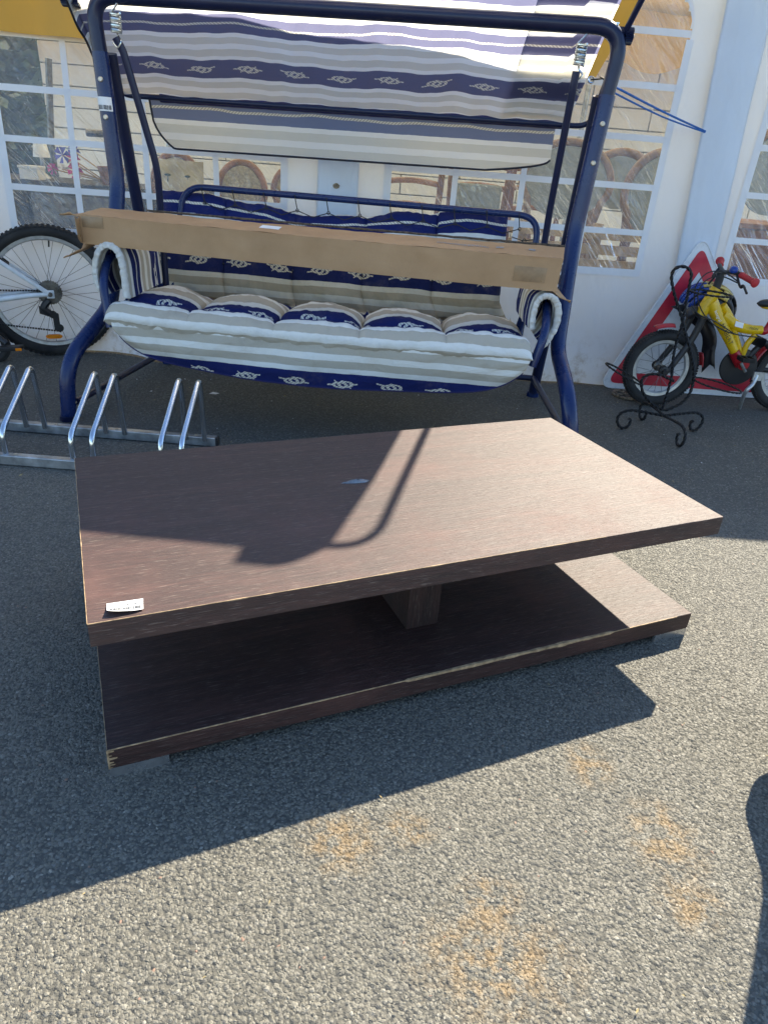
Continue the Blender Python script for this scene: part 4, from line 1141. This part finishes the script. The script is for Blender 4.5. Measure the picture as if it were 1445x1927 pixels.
# ---------------------------------------------------------------- white adult bicycle on the left
PS = radians(27); ed = V(cos(PS), sin(PS), 0); up = V(0, 0, 1); nr = V(sin(PS), -cos(PS), 0)
H = V(-1.695, 3.405, .306)
wb = thing('white_bicycle', V(H.x-.4, H.y-.2, 0), 'white mountain bicycle with its rear wheel against the tent wall', 'bicycle')
wheel(wb, H, ed, .306, .026, 32)
def BP(s, z, o=0): return H+V(0, 0, z-.306)-ed*s+nr*o
wheel(wb, BP(.96, .306), ed, .306, .026, 32)
bb = BP(.39, .255); st = BP(.56, .70)
for o_ in (-.055, .058):
    mb = MB(); mb.tube(smoothpath([BP(0, .306, o_), BP(.12, .297, o_*.95), BP(.34, .262, o_*.5), bb+nr*o_*.3], 5), lambda t_: .0095+.0075*t_, 10); part(mb, 'chain_stay', 'bikewhite', wb)
    mb = MB(); mb.tube([BP(0, .306, o_), BP(.22, .475, o_*.85), BP(.50, .68, o_*.3)], .0108, 10); part(mb, 'seat_stay', 'bikewhite', wb)
    mb = MB(); mb.lathe(BP(0, .306, o_*1.08), nr*(1 if o_ > 0 else -1), [(0, .012), (.007, .012), (.008, .006), (.011, .004), (.011, 0)], 12); part(mb, 'axle_nut', 'steel', wb)
    mb = MB(); mb.box(BP(-.002, .306, o_), ed*.017, nr*.003, up*.019); part(mb, 'dropout', 'bikewhite', wb, smooth=False, bevel=.004)
mb = MB(); mb.tube([bb, st, BP(.60, .80)], .015, 12); part(mb, 'seat_tube', 'bikewhite', wb)
hd_ = BP(.86, .68); mb = MB(); mb.tube([bb, hd_], .018, 12); part(mb, 'down_tube', 'bikewhite', wb)
mb = MB(); mb.tube([st, BP(.84, .74)], .015, 12); part(mb, 'top_tube', 'bikewhite', wb)
mb = MB(); mb.tube([BP(.82, .80), BP(.89, .58)], .018, 12); part(mb, 'head_tube', 'bikewhite', wb)
for o_ in (-.05, .05):
    mb = MB(); mb.tube(smoothpath([BP(.89, .58), BP(.90, .56, o_), BP(.96, .306, o_)], 4), .012, 10); part(mb, 'fork_leg', 'black', wb)
mb = MB(); mb.tube([BP(.81, .80), BP(.80, .85)], .013, 10); mb.tube([BP(.80, .85, -.28), BP(.82, .86, 0), BP(.80, .85, .28)], .011, 10); part(mb, 'handlebar', 'black', wb)
# saddle with its tail poking into view
sc_ = at(-30, 312, 3.22)
mb = MB(); 
def sadf(a, b):
    s = a*.26; hw = .03+.045*(1-a)**1.5; an = b*2*pi
    e_ = 1-.9*(abs(2*a-1)**5)
    return sc_+ed*(.035)-ed*s+nr*(cos(an)*hw*e_)+up*(sin(an)*.020*e_+.006*sin(a*6))
mb.grid(sadf, 20, 20); part(mb, 'saddle', 'black', wb)
# cassette, derailleur, chain, brake, reflector
for k, (r_, o_) in enumerate(((.058, -.003), (.052, .003), (.046, .009), (.040, .014), (.034, .019), (.028, .024))):
    mb = MB(); n = 30; vs = []; 
    for h_ in (-.0012, .0012):
        for q_ in range(2*n): vs.append(H+nr*(.014+o_+h_)+(ed*cos(pi*q_/n)+up*sin(pi*q_/n))*(r_ if q_ % 2 else r_-.0035))
    mb.add(vs, [(q_, (q_+1) % (2*n), 2*n+(q_+1) % (2*n), 2*n+q_) for q_ in range(2*n)]+[tuple(range(2*n)), tuple(range(4*n-1, 2*n-1, -1))]); part(mb, 'sprocket', 'steel', wb, smooth=False)
q0 = at(90, 578, 3.36)
mb = MB(); mb.tube(smoothpath([H+nr*.045+V(-.01, 0, -.03), H+nr*.05+V(-.035, -.01, -.065), H+nr*.045+V(-.015, 0, -.095)], 5), .017, 8); mb.box(H+nr*.05+V(-.035, 0, -.085), ed*.026-up*.010, nr*.014, up*.016); dr_ = part(mb, 'derailleur', 'black', wb)
for dx, dz in ((.0, -.10), (.022, -.165)):
    mb = MB(); mb.lathe(H+ed*dx+up*dz+nr*.03, nr, [(0, 0), (.016, 0), (.019, .003), (.016, .006), (0, .006)], 14); part(mb, 'jockey_wheel', 'black', wb, under=dr_)
mb = MB(); mb.box(H+ed*.012+up*-.135+nr*.028, ed*.012+up*-.006, nr*.002, up*.045); mb.box(H+ed*.012+up*-.135+nr*.040, ed*.014+up*-.006, nr*.002, up*.045); part(mb, 'derailleur_cage', 'black', wb, under=dr_, smooth=False)
def chain(a, b, t):
    mb = MB(); n = int((b-a).length/.0115); d = (b-a)/n; dn = d.normalized(); sd = dn.cross(nr)
    for k in range(n): mb.box(a+d*(k+.5), dn*.0047, nr*(.0035 if k % 2 else .0022), sd*.0036)
    part(mb, 'chain', 'blackmetal', t, smooth=False)
chain(H+nr*.032+up*.012, BP(.39, .325, .032), wb); chain(H+nr*.032+ed*.015+up*-.18, BP(.39, .19, .032), wb)
mb = MB(); mb.lathe(BP(.39, .255, .03), nr, [(.05, 0), (.078, 0), (.078, .004), (.05, .004), (.05, 0)], 40); mb.lathe(BP(.39, .255, .02), nr, [(0, 0), (.02, 0), (.02, .03), (0, .03)], 16); part(mb, 'chainring', 'steel', wb)
mb = MB(); mb.tube([BP(.39, .255, .045), BP(.30, .125, .055)], .011, 8, sy=.7); part(mb, 'crank', 'black', wb)
pc = gnd(20, 655, .10)
mb = MB(); mb.tube([BP(.33, .20, .06), pc+V(-.01, 0, .02)], .012, 8, sy=.7); mb.box(pc, ed*.045, V(0, .03, 0), up*.009); pd = part(mb, 'pedal', 'black', wb, smooth=False, bevel=.003)
pr = pc+ed*.038+V(.012, -.032, 0); mb = MB(); mb.box(pr, ed*.013, nr*.002, up*.0065); part(mb, 'pedal_reflector', 'orange', wb, under=pd, smooth=False, bevel=.002)
rc = H-up*.212+ed*-.008; mb = MB(); n = 16
vs = [rc+ed*(cos(2*pi*k/n)*.026 + (.012 if cos(2*pi*k/n) > 0 else -.012))+up*(sin(2*pi*k/n)*.0105)+nr*o_ for o_ in (.0, .012) for k in range(n)]
mb.add(vs, [tuple(range(n)), tuple(range(2*n-1, n-1, -1))]+[(k, (k+1) % n, n+(k+1) % n, n+k) for k in range(n)]); part(mb, 'spoke_reflector', 'orange', wb, smooth=False)
for o_ in (.045, -.045):
    mb = MB(); mb.tube(smoothpath([BP(.20, .46, o_*.8), BP(.215, .49, o_*1.2), BP(.235, .53, o_*.9)], 4), .008, 8, sy=.6); mb.box(BP(.178, .455, o_*.7), ed*.024-up*.022, nr*.006, up*.006); part(mb, 'brake_arm', 'black', wb)
mb = MB(); mb.tube(smoothpath([BP(.235, .54, -.03), BP(.24, .55, .03), BP(.27, .62, .02), BP(.40, .70, 0)], 6), .0025, 6); part(mb, 'brake_cable', 'ink', wb)
mb = MB(); vc = H+(ed*cos(1.45)+up*sin(1.45))*(.306-.052-.018); mb.tube([vc, vc-(ed*cos(1.45)+up*sin(1.45))*.028], .004, 8); part(mb, 'valve', 'ink', wb)

# small black wheel at the left edge, of a child's cycle
sb = thing('small_scooter', (-1.98, 3.22, 0), 'small black tyred scooter wheel at the left edge beside the white bicycle', 'scooter')
c = gnd(-12, 680, 0)+V(0, 0, .075); wheel(sb, c, V(.90, .43, 0).normalized(), .085, .020, 0)
wheel(sb, c-V(.5, .24, 0), V(.90, .43, 0).normalized(), .085, .020, 0)
mb = MB(); mb.tube(smoothpath([c, c+V(-.06, -.03, .03), c+V(-.25, -.12, .0), c-V(.5, .24, 0)+V(.08, .04, 0), c-V(.5, .24, 0)], 5), .02, 10, sy=.6); part(mb, 'deck', 'black', sb)
mb = MB(); mb.tube([c-V(.5, .24, 0), c-V(.53, .25, -.6)], .012, 10); mb.tube([c-V(.53, .25, -.6)+V(-.05, .12, 0), c-V(.53, .25, -.6)+V(.05, -.12, 0)], .012, 10); part(mb, 'steering_column', 'black', sb)

# ================================================================== warning sign
sg = thing('triangular_road_sign', (1.5, 3.62, 0), 'large red bordered white triangular road sign leaning on the tent', 'road sign')
BLp, BRp, APp = V(1.068, 3.585, .006), V(1.965, 3.615, .006), V(1.425, 3.625, .775)
def wa(x, y_off=0): return x
def tri(sc_in, off, rad):
    ce = (BLp+BRp+APp)/3; P = [ce+(p-ce)*sc_in for p in (BLp, BRp, APp)]
    nrm_ = (BRp-BLp).cross(APp-BLp).normalized(); nrm_ = nrm_ if nrm_.y < 0 else -nrm_
    Pc = []
    for i in range(3):
        a, b, c2 = P[i-1], P[i], P[(i+1) % 3]; d1 = (a-b).normalized(); d2 = (c2-b).normalized()
        for k in range(9):
            t_ = k/8; p1 = b+d1*rad; p2 = b+d2*rad; Pc.append(p1*(1-t_)**2+b*(2*t_*(1-t_))+p2*t_*t_)
    return [p+nrm_*off for p in Pc], nrm_
P0, nn_ = tri(1.0, 0, .075); P1, _ = tri(1.0, .014, .075); n = len(P0)
mb = MB(); mb.add(P0+P1, [tuple(range(n)), tuple(range(2*n-1, n-1, -1))]+[(k, (k+1) % n, n+(k+1) % n, n+k) for k in range(n)]); pn = part(mb, 'panel', 'signwhite', sg, smooth=False)
mb = MB(); mb.tube(P1, .004, 6, closed=True); part(mb, 'rolled_edge', 'signwhite', sg)
O, _ = tri(.90, .0155, .05); I, _ = tri(.67, .0155, .006)
# matching number of points: build the ring by angle-free pairing
mb = MB(); mb.add(O+I, [(k, (k+1) % n, n+(k+1) % n, n+k) for k in range(n)]); part(mb, 'red_border', 'signred', sg, under=pn, smooth=False)

# ================================================================== yellow child's bicycle
kb = thing('childs_bicycle', (1.5, 3.36, 0), 'yellow and red childs mountain bicycle on its stand before the road sign', 'bicycle')
YK = 3.34
def K(px, py, dy=0): return at(px, py, YK+dy)
fc = V(1.272, 3.33, .188); rc_ = V(1.93, 3.40, .188)
fd = V(.995, .10, 0).normalized()
wheel(kb, fc, fd, .182, .024, 20); wheel(kb, rc_, V(1, .02, 0).normalized(), .182, .024, 20)
def ktube(name, pts, r, mat, dy=0, **k):
    mb = MB(); mb.tube(smoothpath([K(*p[:2], (p[2] if len(p) > 2 else 0)+dy) for p in pts], 5), r, 14, **k); return part(mb, name, mat, kb)
ktube('head_tube', [(1349, 543), (1332, 568), (1317, 592)], .028, 'yellow')
dt = ktube('down_tube', [(1336, 568), (1352, 600), (1372, 640), (1390, 680)], lambda t_: .037-.015*t_, 'yellow', sy=.8)
ktube('frame_spar', [(1358, 575), (1374, 602), (1384, 640), (1396, 676)], lambda t_: .020-.006*t_, 'yellow', .01)
tt = ktube('top_tube', [(1358, 592), (1385, 613), (1410, 620), (1432, 621)], lambda t_: .026-.006*t_, 'yellow', .005)
ktube('gusset_plate', [(1396, 668), (1405, 648), (1420, 630)], .013, 'yellow')
ktube('seat_tube', [(1425, 621), (1440, 622), (1455, 600), (1462, 580)], .018, 'red', .02)
mb = MB(); mb.lathe(K(1393, 683), (0, 1, 0), [(0, -.035), (.026, -.035), (.026, .035), (0, .035)], 18); part(mb, 'bottom_bracket', 'red', kb)
ktube('down_tube_tip', [(1380, 662, -.005), (1392, 686, -.005)], .0245, 'red')
# paper sticker on top tube
mb = MB(); a, b = K(1384, 604, -.022), K(1399, 608, -.022); mb.add([a, b, b-V(0, .002, .024), a-V(0, .002, .024)], [(0, 1, 2, 3)]); part(mb, 'paper_sticker', 'white', kb, under=tt, smooth=False)
# lettering down the tube
o_ = K(1361, 606, -.039); d_ = (K(1383, 655, -.034)-o_).normalized(); u_ = V(-d_.z*-1, 0, 0); yv = V(0, -1, 0)
upv = d_.cross(V(0, 1, 0)).normalized(); upv = upv if upv.x > 0 else -upv
text('MIABERT', 'lettering', 'ink', kb, K(1354, 612, -.045), d_, upv, .029, under=dt)
text('Integral', 'lettering', 'white', kb, K(1343, 586, -.047), d_, upv, .020, under=dt)
o2 = K(1408, 620, -.024); text('TRON', 'lettering', 'ink', kb, o2, (K(1430, 622, -.02)-o2), V(0, 0, 1), .016, under=tt)
# fork
mb = MB(); mb.tube(smoothpath([K(1300, 596, -.04), K(1296, 588, -.02), K(1308, 583, .01), K(1320, 596, .05)], 5), .019, 12); part(mb, 'fork_crown', 'black', kb)
mb = MB(); mb.tube(smoothpath([K(1322, 598, -.045), K(1300, 640, -.045), fc+V(.02, -.05, -.002)], 5), lambda t_: .018-.005*t_, 12); part(mb, 'fork_leg', 'black', kb)
mb = MB(); mb.tube(smoothpath([K(1300, 594, .03), K(1280, 630, .03), fc+V(-.005, .05, .0)], 5), lambda t_: .018-.005*t_, 12); part(mb, 'fork_leg', 'black', kb)
for s_ in (-1, 1):
    mb = MB(); mb.lathe(fc+V(0, s_*.055, 0), (0, s_, 0), [(0, .02), (.010, .02), (.013, .01), (.022, .008), (.022, 0)], 14); part(mb, 'axle_cap', 'black', kb)
# mudguards
mb = MB()
def mgf(a0, a1, c, r_, w_, d_):
    def f(a, b):
        an = a0+(a1-a0)*a; t_ = (b-.5)*2
        return c+d_*(cos(an)*(r_-.012*t_*t_))+V(0, 0, sin(an)*(r_-.012*t_*t_))+V(0, 1, 0)*(t_*w_)
    return f
mb.grid(mgf(1.5, 1.95, fc, .212, .028, fd), 10, 6); part(mb, 'front_mudguard', 'red', kb, solid=.002)
mb = MB(); mb.grid(mgf(.10, .42, fc, .208, .026, fd), 10, 6); part(mb, 'front_mudguard', 'red', kb, solid=.002)
mb = MB(); mb.grid(mgf(1.7, 3.3, rc_, .212, .032, V(1, 0, 0)), 16, 6); part(mb, 'rear_mudguard', 'red', kb, solid=.002)
# cockpit
ktube('stem', [(1342, 552), (1352, 528, .0), (1356, 512, .0)], .018, 'black')
mb = MB(); HB0 = at(1354, 492, 3.52); HB1 = at(1421, 532, 3.14); hm = K(1366, 514)
bar = smoothpath([HB0, at(1354, 502, 3.44), at(1362, 512, 3.36), at(1378, 512, 3.28), at(1396, 518, 3.22), HB1], 6)
mb.tube(bar, .010, 10); part(mb, 'handlebar', 'black', kb)
def grip(a, b):
    mb = MB(); d = (b-a); L_ = d.length; mb.lathe(a, d, [(0, 0), (.012, 0), (.0145, .01)]+[(.0125+.001*(k % 2), .015+(L_-.03)*k/10) for k in range(11)]+[(.019, L_-.008), (.020, L_), (.015, L_+.004), (0, L_+.005)], 18); part(mb, 'grip', 'redgrip', kb)
grip(at(1393, 517, 3.23), at(1421, 533, 3.14)); grip(at(1355, 500, 3.46), at(1354, 491, 3.53))
for (a, b, c_) in (((1386, 518, 3.24), (1392, 540, 3.20), (1404, 552, 3.14)), ((1352, 505, 3.42), (1340, 520, 3.40), (1332, 535, 3.38))):
    mb = MB(); mb.tube(smoothpath([at(*a), at(*b), at(b[0]+6, b[1]-2, b[2]-.02), at(*c_)], 5), .0075, 8, sy=.7); part(mb, 'brake_lever', 'black', kb)
bc = at(1380, 508, 3.24)
mb = MB(); mb.lathe(bc, (-.3, -.5, .8), [(0, .016), (.008, .015), (.015, .010), (.018, .003), (.018, -.003), (.013, -.008), (0, -.008)], 20); part(mb, 'bell', 'helmblue', kb)
for pts in ([(1388, 530, 3.22), (1360, 512, 3.2), (1330, 514, 3.2), (1308, 540, 3.2), (1306, 575, 3.22)], [(1388, 533, 3.22), (1355, 520, 3.2), (1325, 530, 3.2), (1312, 560, 3.2), (1330, 600, 3.26), (1372, 626, 3.28), (1432, 636, 3.30)], [(1300, 575, 3.2), (1315, 592, 3.2), (1345, 605, 3.27), (1380, 628, 3.28)]):
    mb = MB(); mb.tube(smoothpath([at(*p) for p in pts], 7), .0028, 6); part(mb, 'cable', 'ink', kb)
# drive train
cg = K(1396, 683, .0)
mb = MB(); mb.lathe(K(1388, 690, .03), (0, -1, 0), [(0, -.006), (.086, -.006), (.090, 0), (.086, .006), (.03, .012), (0, .012)], 40); part(mb, 'chain_guard', 'black', kb)
mb = MB(); mb.tube([K(1393, 683, -.05), K(1402, 700, -.06)], .010, 8, sy=.6); part(mb, 'crank', 'steel', kb)
pc = K(1403, 676, -.09)
mb = MB()
for s_ in (-1, 0, 1): mb.box(pc+V(s_*.026, 0, 0), V(.004, 0, 0), V(0, .03, 0), V(0, 0, .010))
for s_ in (-1, 1): mb.box(pc+V(0, s_*.03, 0), V(.029, 0, 0), V(0, .004, 0), V(0, 0, .010))
part(mb, 'pedal', 'blackmetal', kb, smooth=False, bevel=.002)
ktube('rear_swing_arm', [(1396, 688, .03), (1425, 694, .05), (1470, 700, .05)], .013, 'black')
ktube('swing_arm_strut', [(1408, 672, .03), (1424, 655, .03), (1440, 645, .03), (1452, 668, .04)], .014, 'black')
mb = MB(); a, b = K(1417, 638, .01), K(1436, 647, .01); d = (b-a).normalized(); mb.tube([a, b], .010, 10)
for k in range(6): mb.lathe(a+(b-a)*(k/6+.08), d, [(.012, -.003), (.024, 0), (.012, .003)], 16)
part(mb, 'shock_spring', 'black', kb)
mb = MB(); mb.tube(smoothpath([K(1424, 706, -.05), K(1416, 722, -.06), K(1402, 738, -.07), gnd(1390, 768, .004)], 5), .0095, 10); mb.box(K(1424, 708, -.05), V(.02, 0, 0), V(0, .006, 0), V(0, 0, .02)); part(mb, 'kickstand', 'rim', kb)
sd0 = K(1428, 571, .05)
mb = MB(); mb.grid(lambda a, b: sd0+V(a*.24-.012, cos(b*2*pi)*(.02+.055*a)*(1-.9*(abs(2*a-1)**6)), sin(b*2*pi)*.020*(1-.9*(abs(2*a-1)**8))+.01*a), 18, 18); sdl = part(mb, 'saddle', 'black', kb)
mb = MB(); mb.grid(lambda a, b: sd0+V(a*.21+.004, cos(b*2*pi)*(.018+.05*a)*(1-.9*(abs(2*a-1)**6)), sin(b*2*pi)*.012*(1-.9*(abs(2*a-1)**8))-.012), 14, 16); part(mb, 'saddle_base', 'yellow', kb, under=sdl)
mb = MB(); mb.tube([sd0+V(.12, 0, -.01), K(1455, 612, .02)], .012, 10); part(mb, 'seat_post', 'galv', kb)

# ---------------------------------------------------------------- helmet hung at the head tube
hc = at(1330, 574, 3.475)
hl = thing('childs_helmet', hc-V(0, 0, .08), 'blue yellow and grey childs cycle helmet hung on the childs bicycle handlebar', 'helmet')
def hp_(th, ph, k=1.0):
    # th around, ph from crown 0 to rim pi/2
    x = sin(ph)*cos(th)*.138; y = sin(ph)*sin(th)*.085; z = cos(ph)*.112
    v = V(x, y, z)*k; v.rotate(Matrix.Rotation(.35, 3, 'Y')); v.rotate(Matrix.Rotation(.25, 3, 'X')); return hc+v-V(0, 0, .01)
mb = MB(); mb.grid(lambda a, b: hp_(a*2*pi, .02+b*1.62, .90), 40, 16); part(mb, 'liner', 'black', hl)
mats_ = {'front_shell': 'helmblue', 'stripe_shell': 'helmyel', 'rear_shell': 'black'}
segs = {'front_shell': [], 'stripe_shell': [], 'rear_shell': []}
ribs = 9
for k in range(ribs):
    # ribs run fore-aft: use y-slices
    y0 = -1+2*k/ribs+.03; y1 = -1+2*(k+1)/ribs-.03
    for j in range(24):
        t0, t1 = j/24, (j+1)/24
        key = 'front_shell' if (t0 < .30) else ('stripe_shell' if t0 < .55 and k in (1, 2, 4, 6) else 'rear_shell')
        if k in (3, 5) and .25 < t0 < .6: key = 'stripe_shell'
        if k in (2, 4, 6) and (.34 < t0 < .46 or .6 < t0 < .74): continue
        def sp(y, t_):
            an = -pi*.08+pi*1.16*t_; rr = sqrt(max(.02, 1-y*y)); v = V(-cos(an)*rr*.141, y*.088, sin(an)*rr*.115)
            v.rotate(Matrix.Rotation(.35, 3, 'Y')); v.rotate(Matrix.Rotation(.25, 3, 'X')); return hc+v-V(0, 0, .01)
        segs[key].append([sp(y0, t0), sp(y1, t0), sp(y1, t1), sp(y0, t1)])
for key, qs in segs.items():
    mb = MB()
    for q_ in qs: mb.add(q_, [(0, 1, 2, 3)])
    mb.weld(); o = part(mb, key, mats_[key], hl, solid=.006)
a = hc+V(-.02, -.09, .015); mb = MB(); mb.box(a, V(.013, 0, 0), V(0, .001, 0), V(0, 0, .014)); part(mb, 'size_tag', 'white', hl, smooth=False)
# black ribbon hanging under the helmet
rb = thing('black_ribbon', at(1330, 640, 3.22), 'wide black ribbon with swallowtail end hanging over the childs bicycle frame', 'ribbon')
cl_ = [at(*p) for p in ((1300, 590, 3.44), (1318, 604, 3.43), (1330, 622, 3.43), (1335, 645, 3.43), (1332, 668, 3.44), (1331, 698, 3.45))]
ctr = smoothpath(cl_, 6)
mb = MB(); vs = []; n = len(ctr)
for i, p in enumerate(ctr):
    tg = (ctr[min(n-1, i+1)]-ctr[max(0, i-1)]).normalized(); sd_ = tg.cross(V(0, 1, 0)).normalized(); wd = .033
    notch = V(0, 0, .045) if i == n-1 else V(0, 0, .030*max(0, 1-(n-1-i)/6))
    vs += [p-sd_*wd+V(0, .01*sin(i*.4), 0), p+(notch if i > n-8 else V(0, 0, 0))+V(0, -.006, 0), p+sd_*wd+V(0, .006*sin(i*.3+1), 0)]
mb.add(vs, [(3*i+k, 3*i+k+1, 3*i+k+4, 3*i+k+3) for i in range(n-1) for k in (0, 1)]); part(mb, 'tail', 'ribbon', rb, solid=.0012)
mb = MB(); P = [at(1302, 592, 3.42), at(1280, 586, 3.41), at(1261, 577, 3.40), at(1284, 572, 3.42)]; mb.add(P, [(0, 1, 2, 3)]); part(mb, 'short_tail', 'ribbon', rb, smooth=False, solid=.0012)

# ================================================================== wrought iron stand
ws = thing('wrought_iron_plant_stand', (1.20, 2.95, 0), 'black twisted wrought iron plant stand with scroll feet before the bicycle', 'plant stand')
WY = 2.93
def tw(name, pts, r=.0068, k=9):
    P = smoothpath(pts, k); mb = MB(); n = len(P); ln = 0; vs = []; 
    # twisted square bar
    nrm_ = (P[1]-P[0]).orthogonal().normalized(); prev = (P[1]-P[0]).normalized(); ang_ = 0
    for i, p in enumerate(P):
        tg = (P[min(n-1, i+1)]-P[max(0, i-1)]).normalized(); nrm_ = prev.rotation_difference(tg) @ nrm_; prev = tg
        b_ = tg.cross(nrm_)
        if i: ang_ += (P[i]-P[i-1]).length*70
        for q_ in range(4): a = ang_+q_*pi/2; vs.append(p+(nrm_*cos(a)+b_*sin(a))*r)
    mb.add(vs, [(4*i+k_, 4*i+(k_+1) % 4, 4*i+4+(k_+1) % 4, 4*i+4+k_) for i in range(n-1) for k_ in range(4)]+[(3, 2, 1, 0), tuple(4*(n-1)+k_ for k_ in range(4))])
    return part(mb, name, 'blackmetal', ws, smooth=False)
def W(*p): return at(p[0], p[1], WY+(p[2] if len(p) > 2 else 0))
tw('tall_loop', [W(1245, 772), W(1262, 712), W(1268, 660), W(1282, 612), W(1290, 570), W(1297, 535), W(1300, 515), W(1292, 504), W(1278, 502), W(1266, 510), W(1263, 528), W(1270, 560), W(1281, 595), W(1290, 630), W(1300, 665), W(1305, 705), W(1298, 738), W(1282, 758), W(1258, 770), W(1248, 772)], k=10)
tw('lower_scroll', [W(1248, 772), W(1226, 760), W(1209, 738), W(1207, 715, -.01), W(1220, 705, -.02), W(1240, 705, -.03), W(1256, 712, -.02), W(1266, 717)])
def hring(name, a, b, wdt):
    a, b = a, b; c = (a+b)/2; e_ = (b-a)/2; f_ = V(0, 1, 0)*wdt
    tw(name, [c+e_*cos(2*pi*k/12)+f_*sin(2*pi*k/12) for k in range(13)], .0045, 5)
hring('pot_ring', W(1306, 715), W(1392, 735), .085)
hring('pot_ring', W(1141, 686), W(1207, 722), .085)
hring('pot_ring', W(1299, 548), W(1375, 556), .075)
ctr_ = V(1.19, 2.93, .07)
for nm, tip in (('foot_scroll', V(1.00, 2.93, 0)), ('foot_scroll', V(1.215, 2.74, 0)), ('foot_scroll', V(1.375, 2.98, 0)), ('foot_scroll', V(1.145, 3.10, 0))):
    d = (tip-V(ctr_.x, ctr_.y, 0)); L_ = d.length; d.normalize(); o_ = V(ctr_.x, ctr_.y, 0)
    P = [o_+V(0, 0, .078), o_+d*(L_*.5)+V(0, 0, .088), o_+d*(L_*.82)+V(0, 0, .090), o_+d*(L_*1.02)+V(0, 0, .070), o_+d*(L_*1.04)+V(0, 0, .035), o_+d*(L_*.92)+V(0, 0, .008), o_+d*(L_*.78)+V(0, 0, .016), o_+d*(L_*.74)+V(0, 0, .045), o_+d*(L_*.80)+V(0, 0, .052)]
    tw(nm, P)
# openwork cast trivets on the ground behind it
for (px, py, rr, lab) in ((1180, 746, .075, 'rusty openwork metal trivet lying left of the childs bicycle wheel'), (1240, 727, .055, 'dark openwork metal trivet lying behind the childs bicycle wheel')):
    c = gnd(px, py, 0)+V(0, 0, .009); t = thing('metal_trivet', c, lab, 'trivet')
    mb = MB(); mb.ring(c, V(1, 0, 0), V(0, 1, 0), rr, .006, 36, 8)
    for k in range(5):
        a = 2*pi*k/5; mb.ring(c+V(cos(a), sin(a), 0)*rr*.55, V(1, 0, 0), V(0, 1, 0), rr*.34, .004, 16, 6)
    part(mb, 'casting', 'brass' if rr > .06 else 'blackmetal', t)
    mb = MB()
    for k in range(3):
        a = 2*pi*k/3; mb.lathe(c+V(cos(a), sin(a), 0)*rr-V(0, 0, .009), (0, 0, 1), [(0, 0), (.004, 0), (.005, .006)], 8)
    part(mb, 'feet', 'brass', t)

# ================================================================== urn shape added to cast the lower right shadow, mostly out of frame
pc = V(.905, 1.02, 0); pn_ = thing('shadow_casting_urn', pc, 'invented dark urn casting the shadow at the right edge of the tarmac', 'shadow caster')
mb = MB(); mb.lathe(pc, (0, 0, 1), [(0, .002), (.075, .002), (.08, .02), (.05, .045), (.045, .07), (.085, .11), (.117, .16), (.120, .20), (.103, .25), (.082, .31), (.074, .37), (.074, .48), (.078, .60), (.085, .75), (.095, .88), (.10, .90), (.09, .90), (.08, .74), (0, .70)], 40); part(mb, 'vessel', 'shadow_urn_dark', pn_)
mb = MB(); mb.ring(pc+V(0, 0, .90), V(1, 0, 0), V(0, 1, 0), .098, .009, 40, 8); part(mb, 'rim', 'shadow_urn_dark', pn_)

# ================================================================== litter
c = gnd(403, 741, .0015); pp = thing('paper_scrap', c, 'white scrap of paper on the dark tarmac below the swing cushion', 'paper scrap')
mb = MB(); mb.add([c+V(-.022, -.004, 0), c+V(.012, -.012, .002), c+V(.022, .014, 0), c+V(-.008, .018, .003)], [(0, 1, 2, 3)]); part(mb, 'scrap', 'white', pp, smooth=False)
mb = MB()
for k in range(260):
    x = random.uniform(-1.7, 2.1); y = random.uniform(2.3, 3.5)
    if k < 40: x = random.uniform(-1.3, 1.5); y = random.uniform(1.9, 2.6)
    a = random.uniform(0, 6.28); s_ = random.uniform(.003, .009); d = V(cos(a), sin(a), random.uniform(-.1, .3))*s_; e_ = V(-sin(a), cos(a), .2)*s_*random.uniform(.15, .5); c = V(x, y, .005)
    mb.add([c-d, c+e_, c+d, c-e_], [(0, 1, 2, 3)])
for k in range(40):
    x = random.uniform(-.8, 1.0); y = random.uniform(.5, 1.9); a = random.uniform(0, 6.28); s_ = random.uniform(.002, .005); d = V(cos(a), sin(a), random.uniform(-.1, .3))*s_; e_ = V(-sin(a), cos(a), .2)*s_*.3; c = V(x, y, .006)
    mb.add([c-d, c+e_, c+d, c-e_], [(0, 1, 2, 3)])
tag(mb.build('leaf_litter', 'leaf', smooth=False), kind='stuff')
mb = MB()
for k in range(60):
    x = random.uniform(-1.2, 2.0); y = random.uniform(2.5, 3.4); a = random.uniform(0, 6.28); s_ = random.uniform(.002, .006); d = V(cos(a), sin(a), .1)*s_; e_ = V(-sin(a), cos(a), .2)*s_*.6; c = V(x, y, .006)
    mb.add([c-d, c+e_, c+d, c-e_], [(0, 1, 2, 3)])
tag(mb.build('white_crumbs', 'white', smooth=False), kind='stuff')
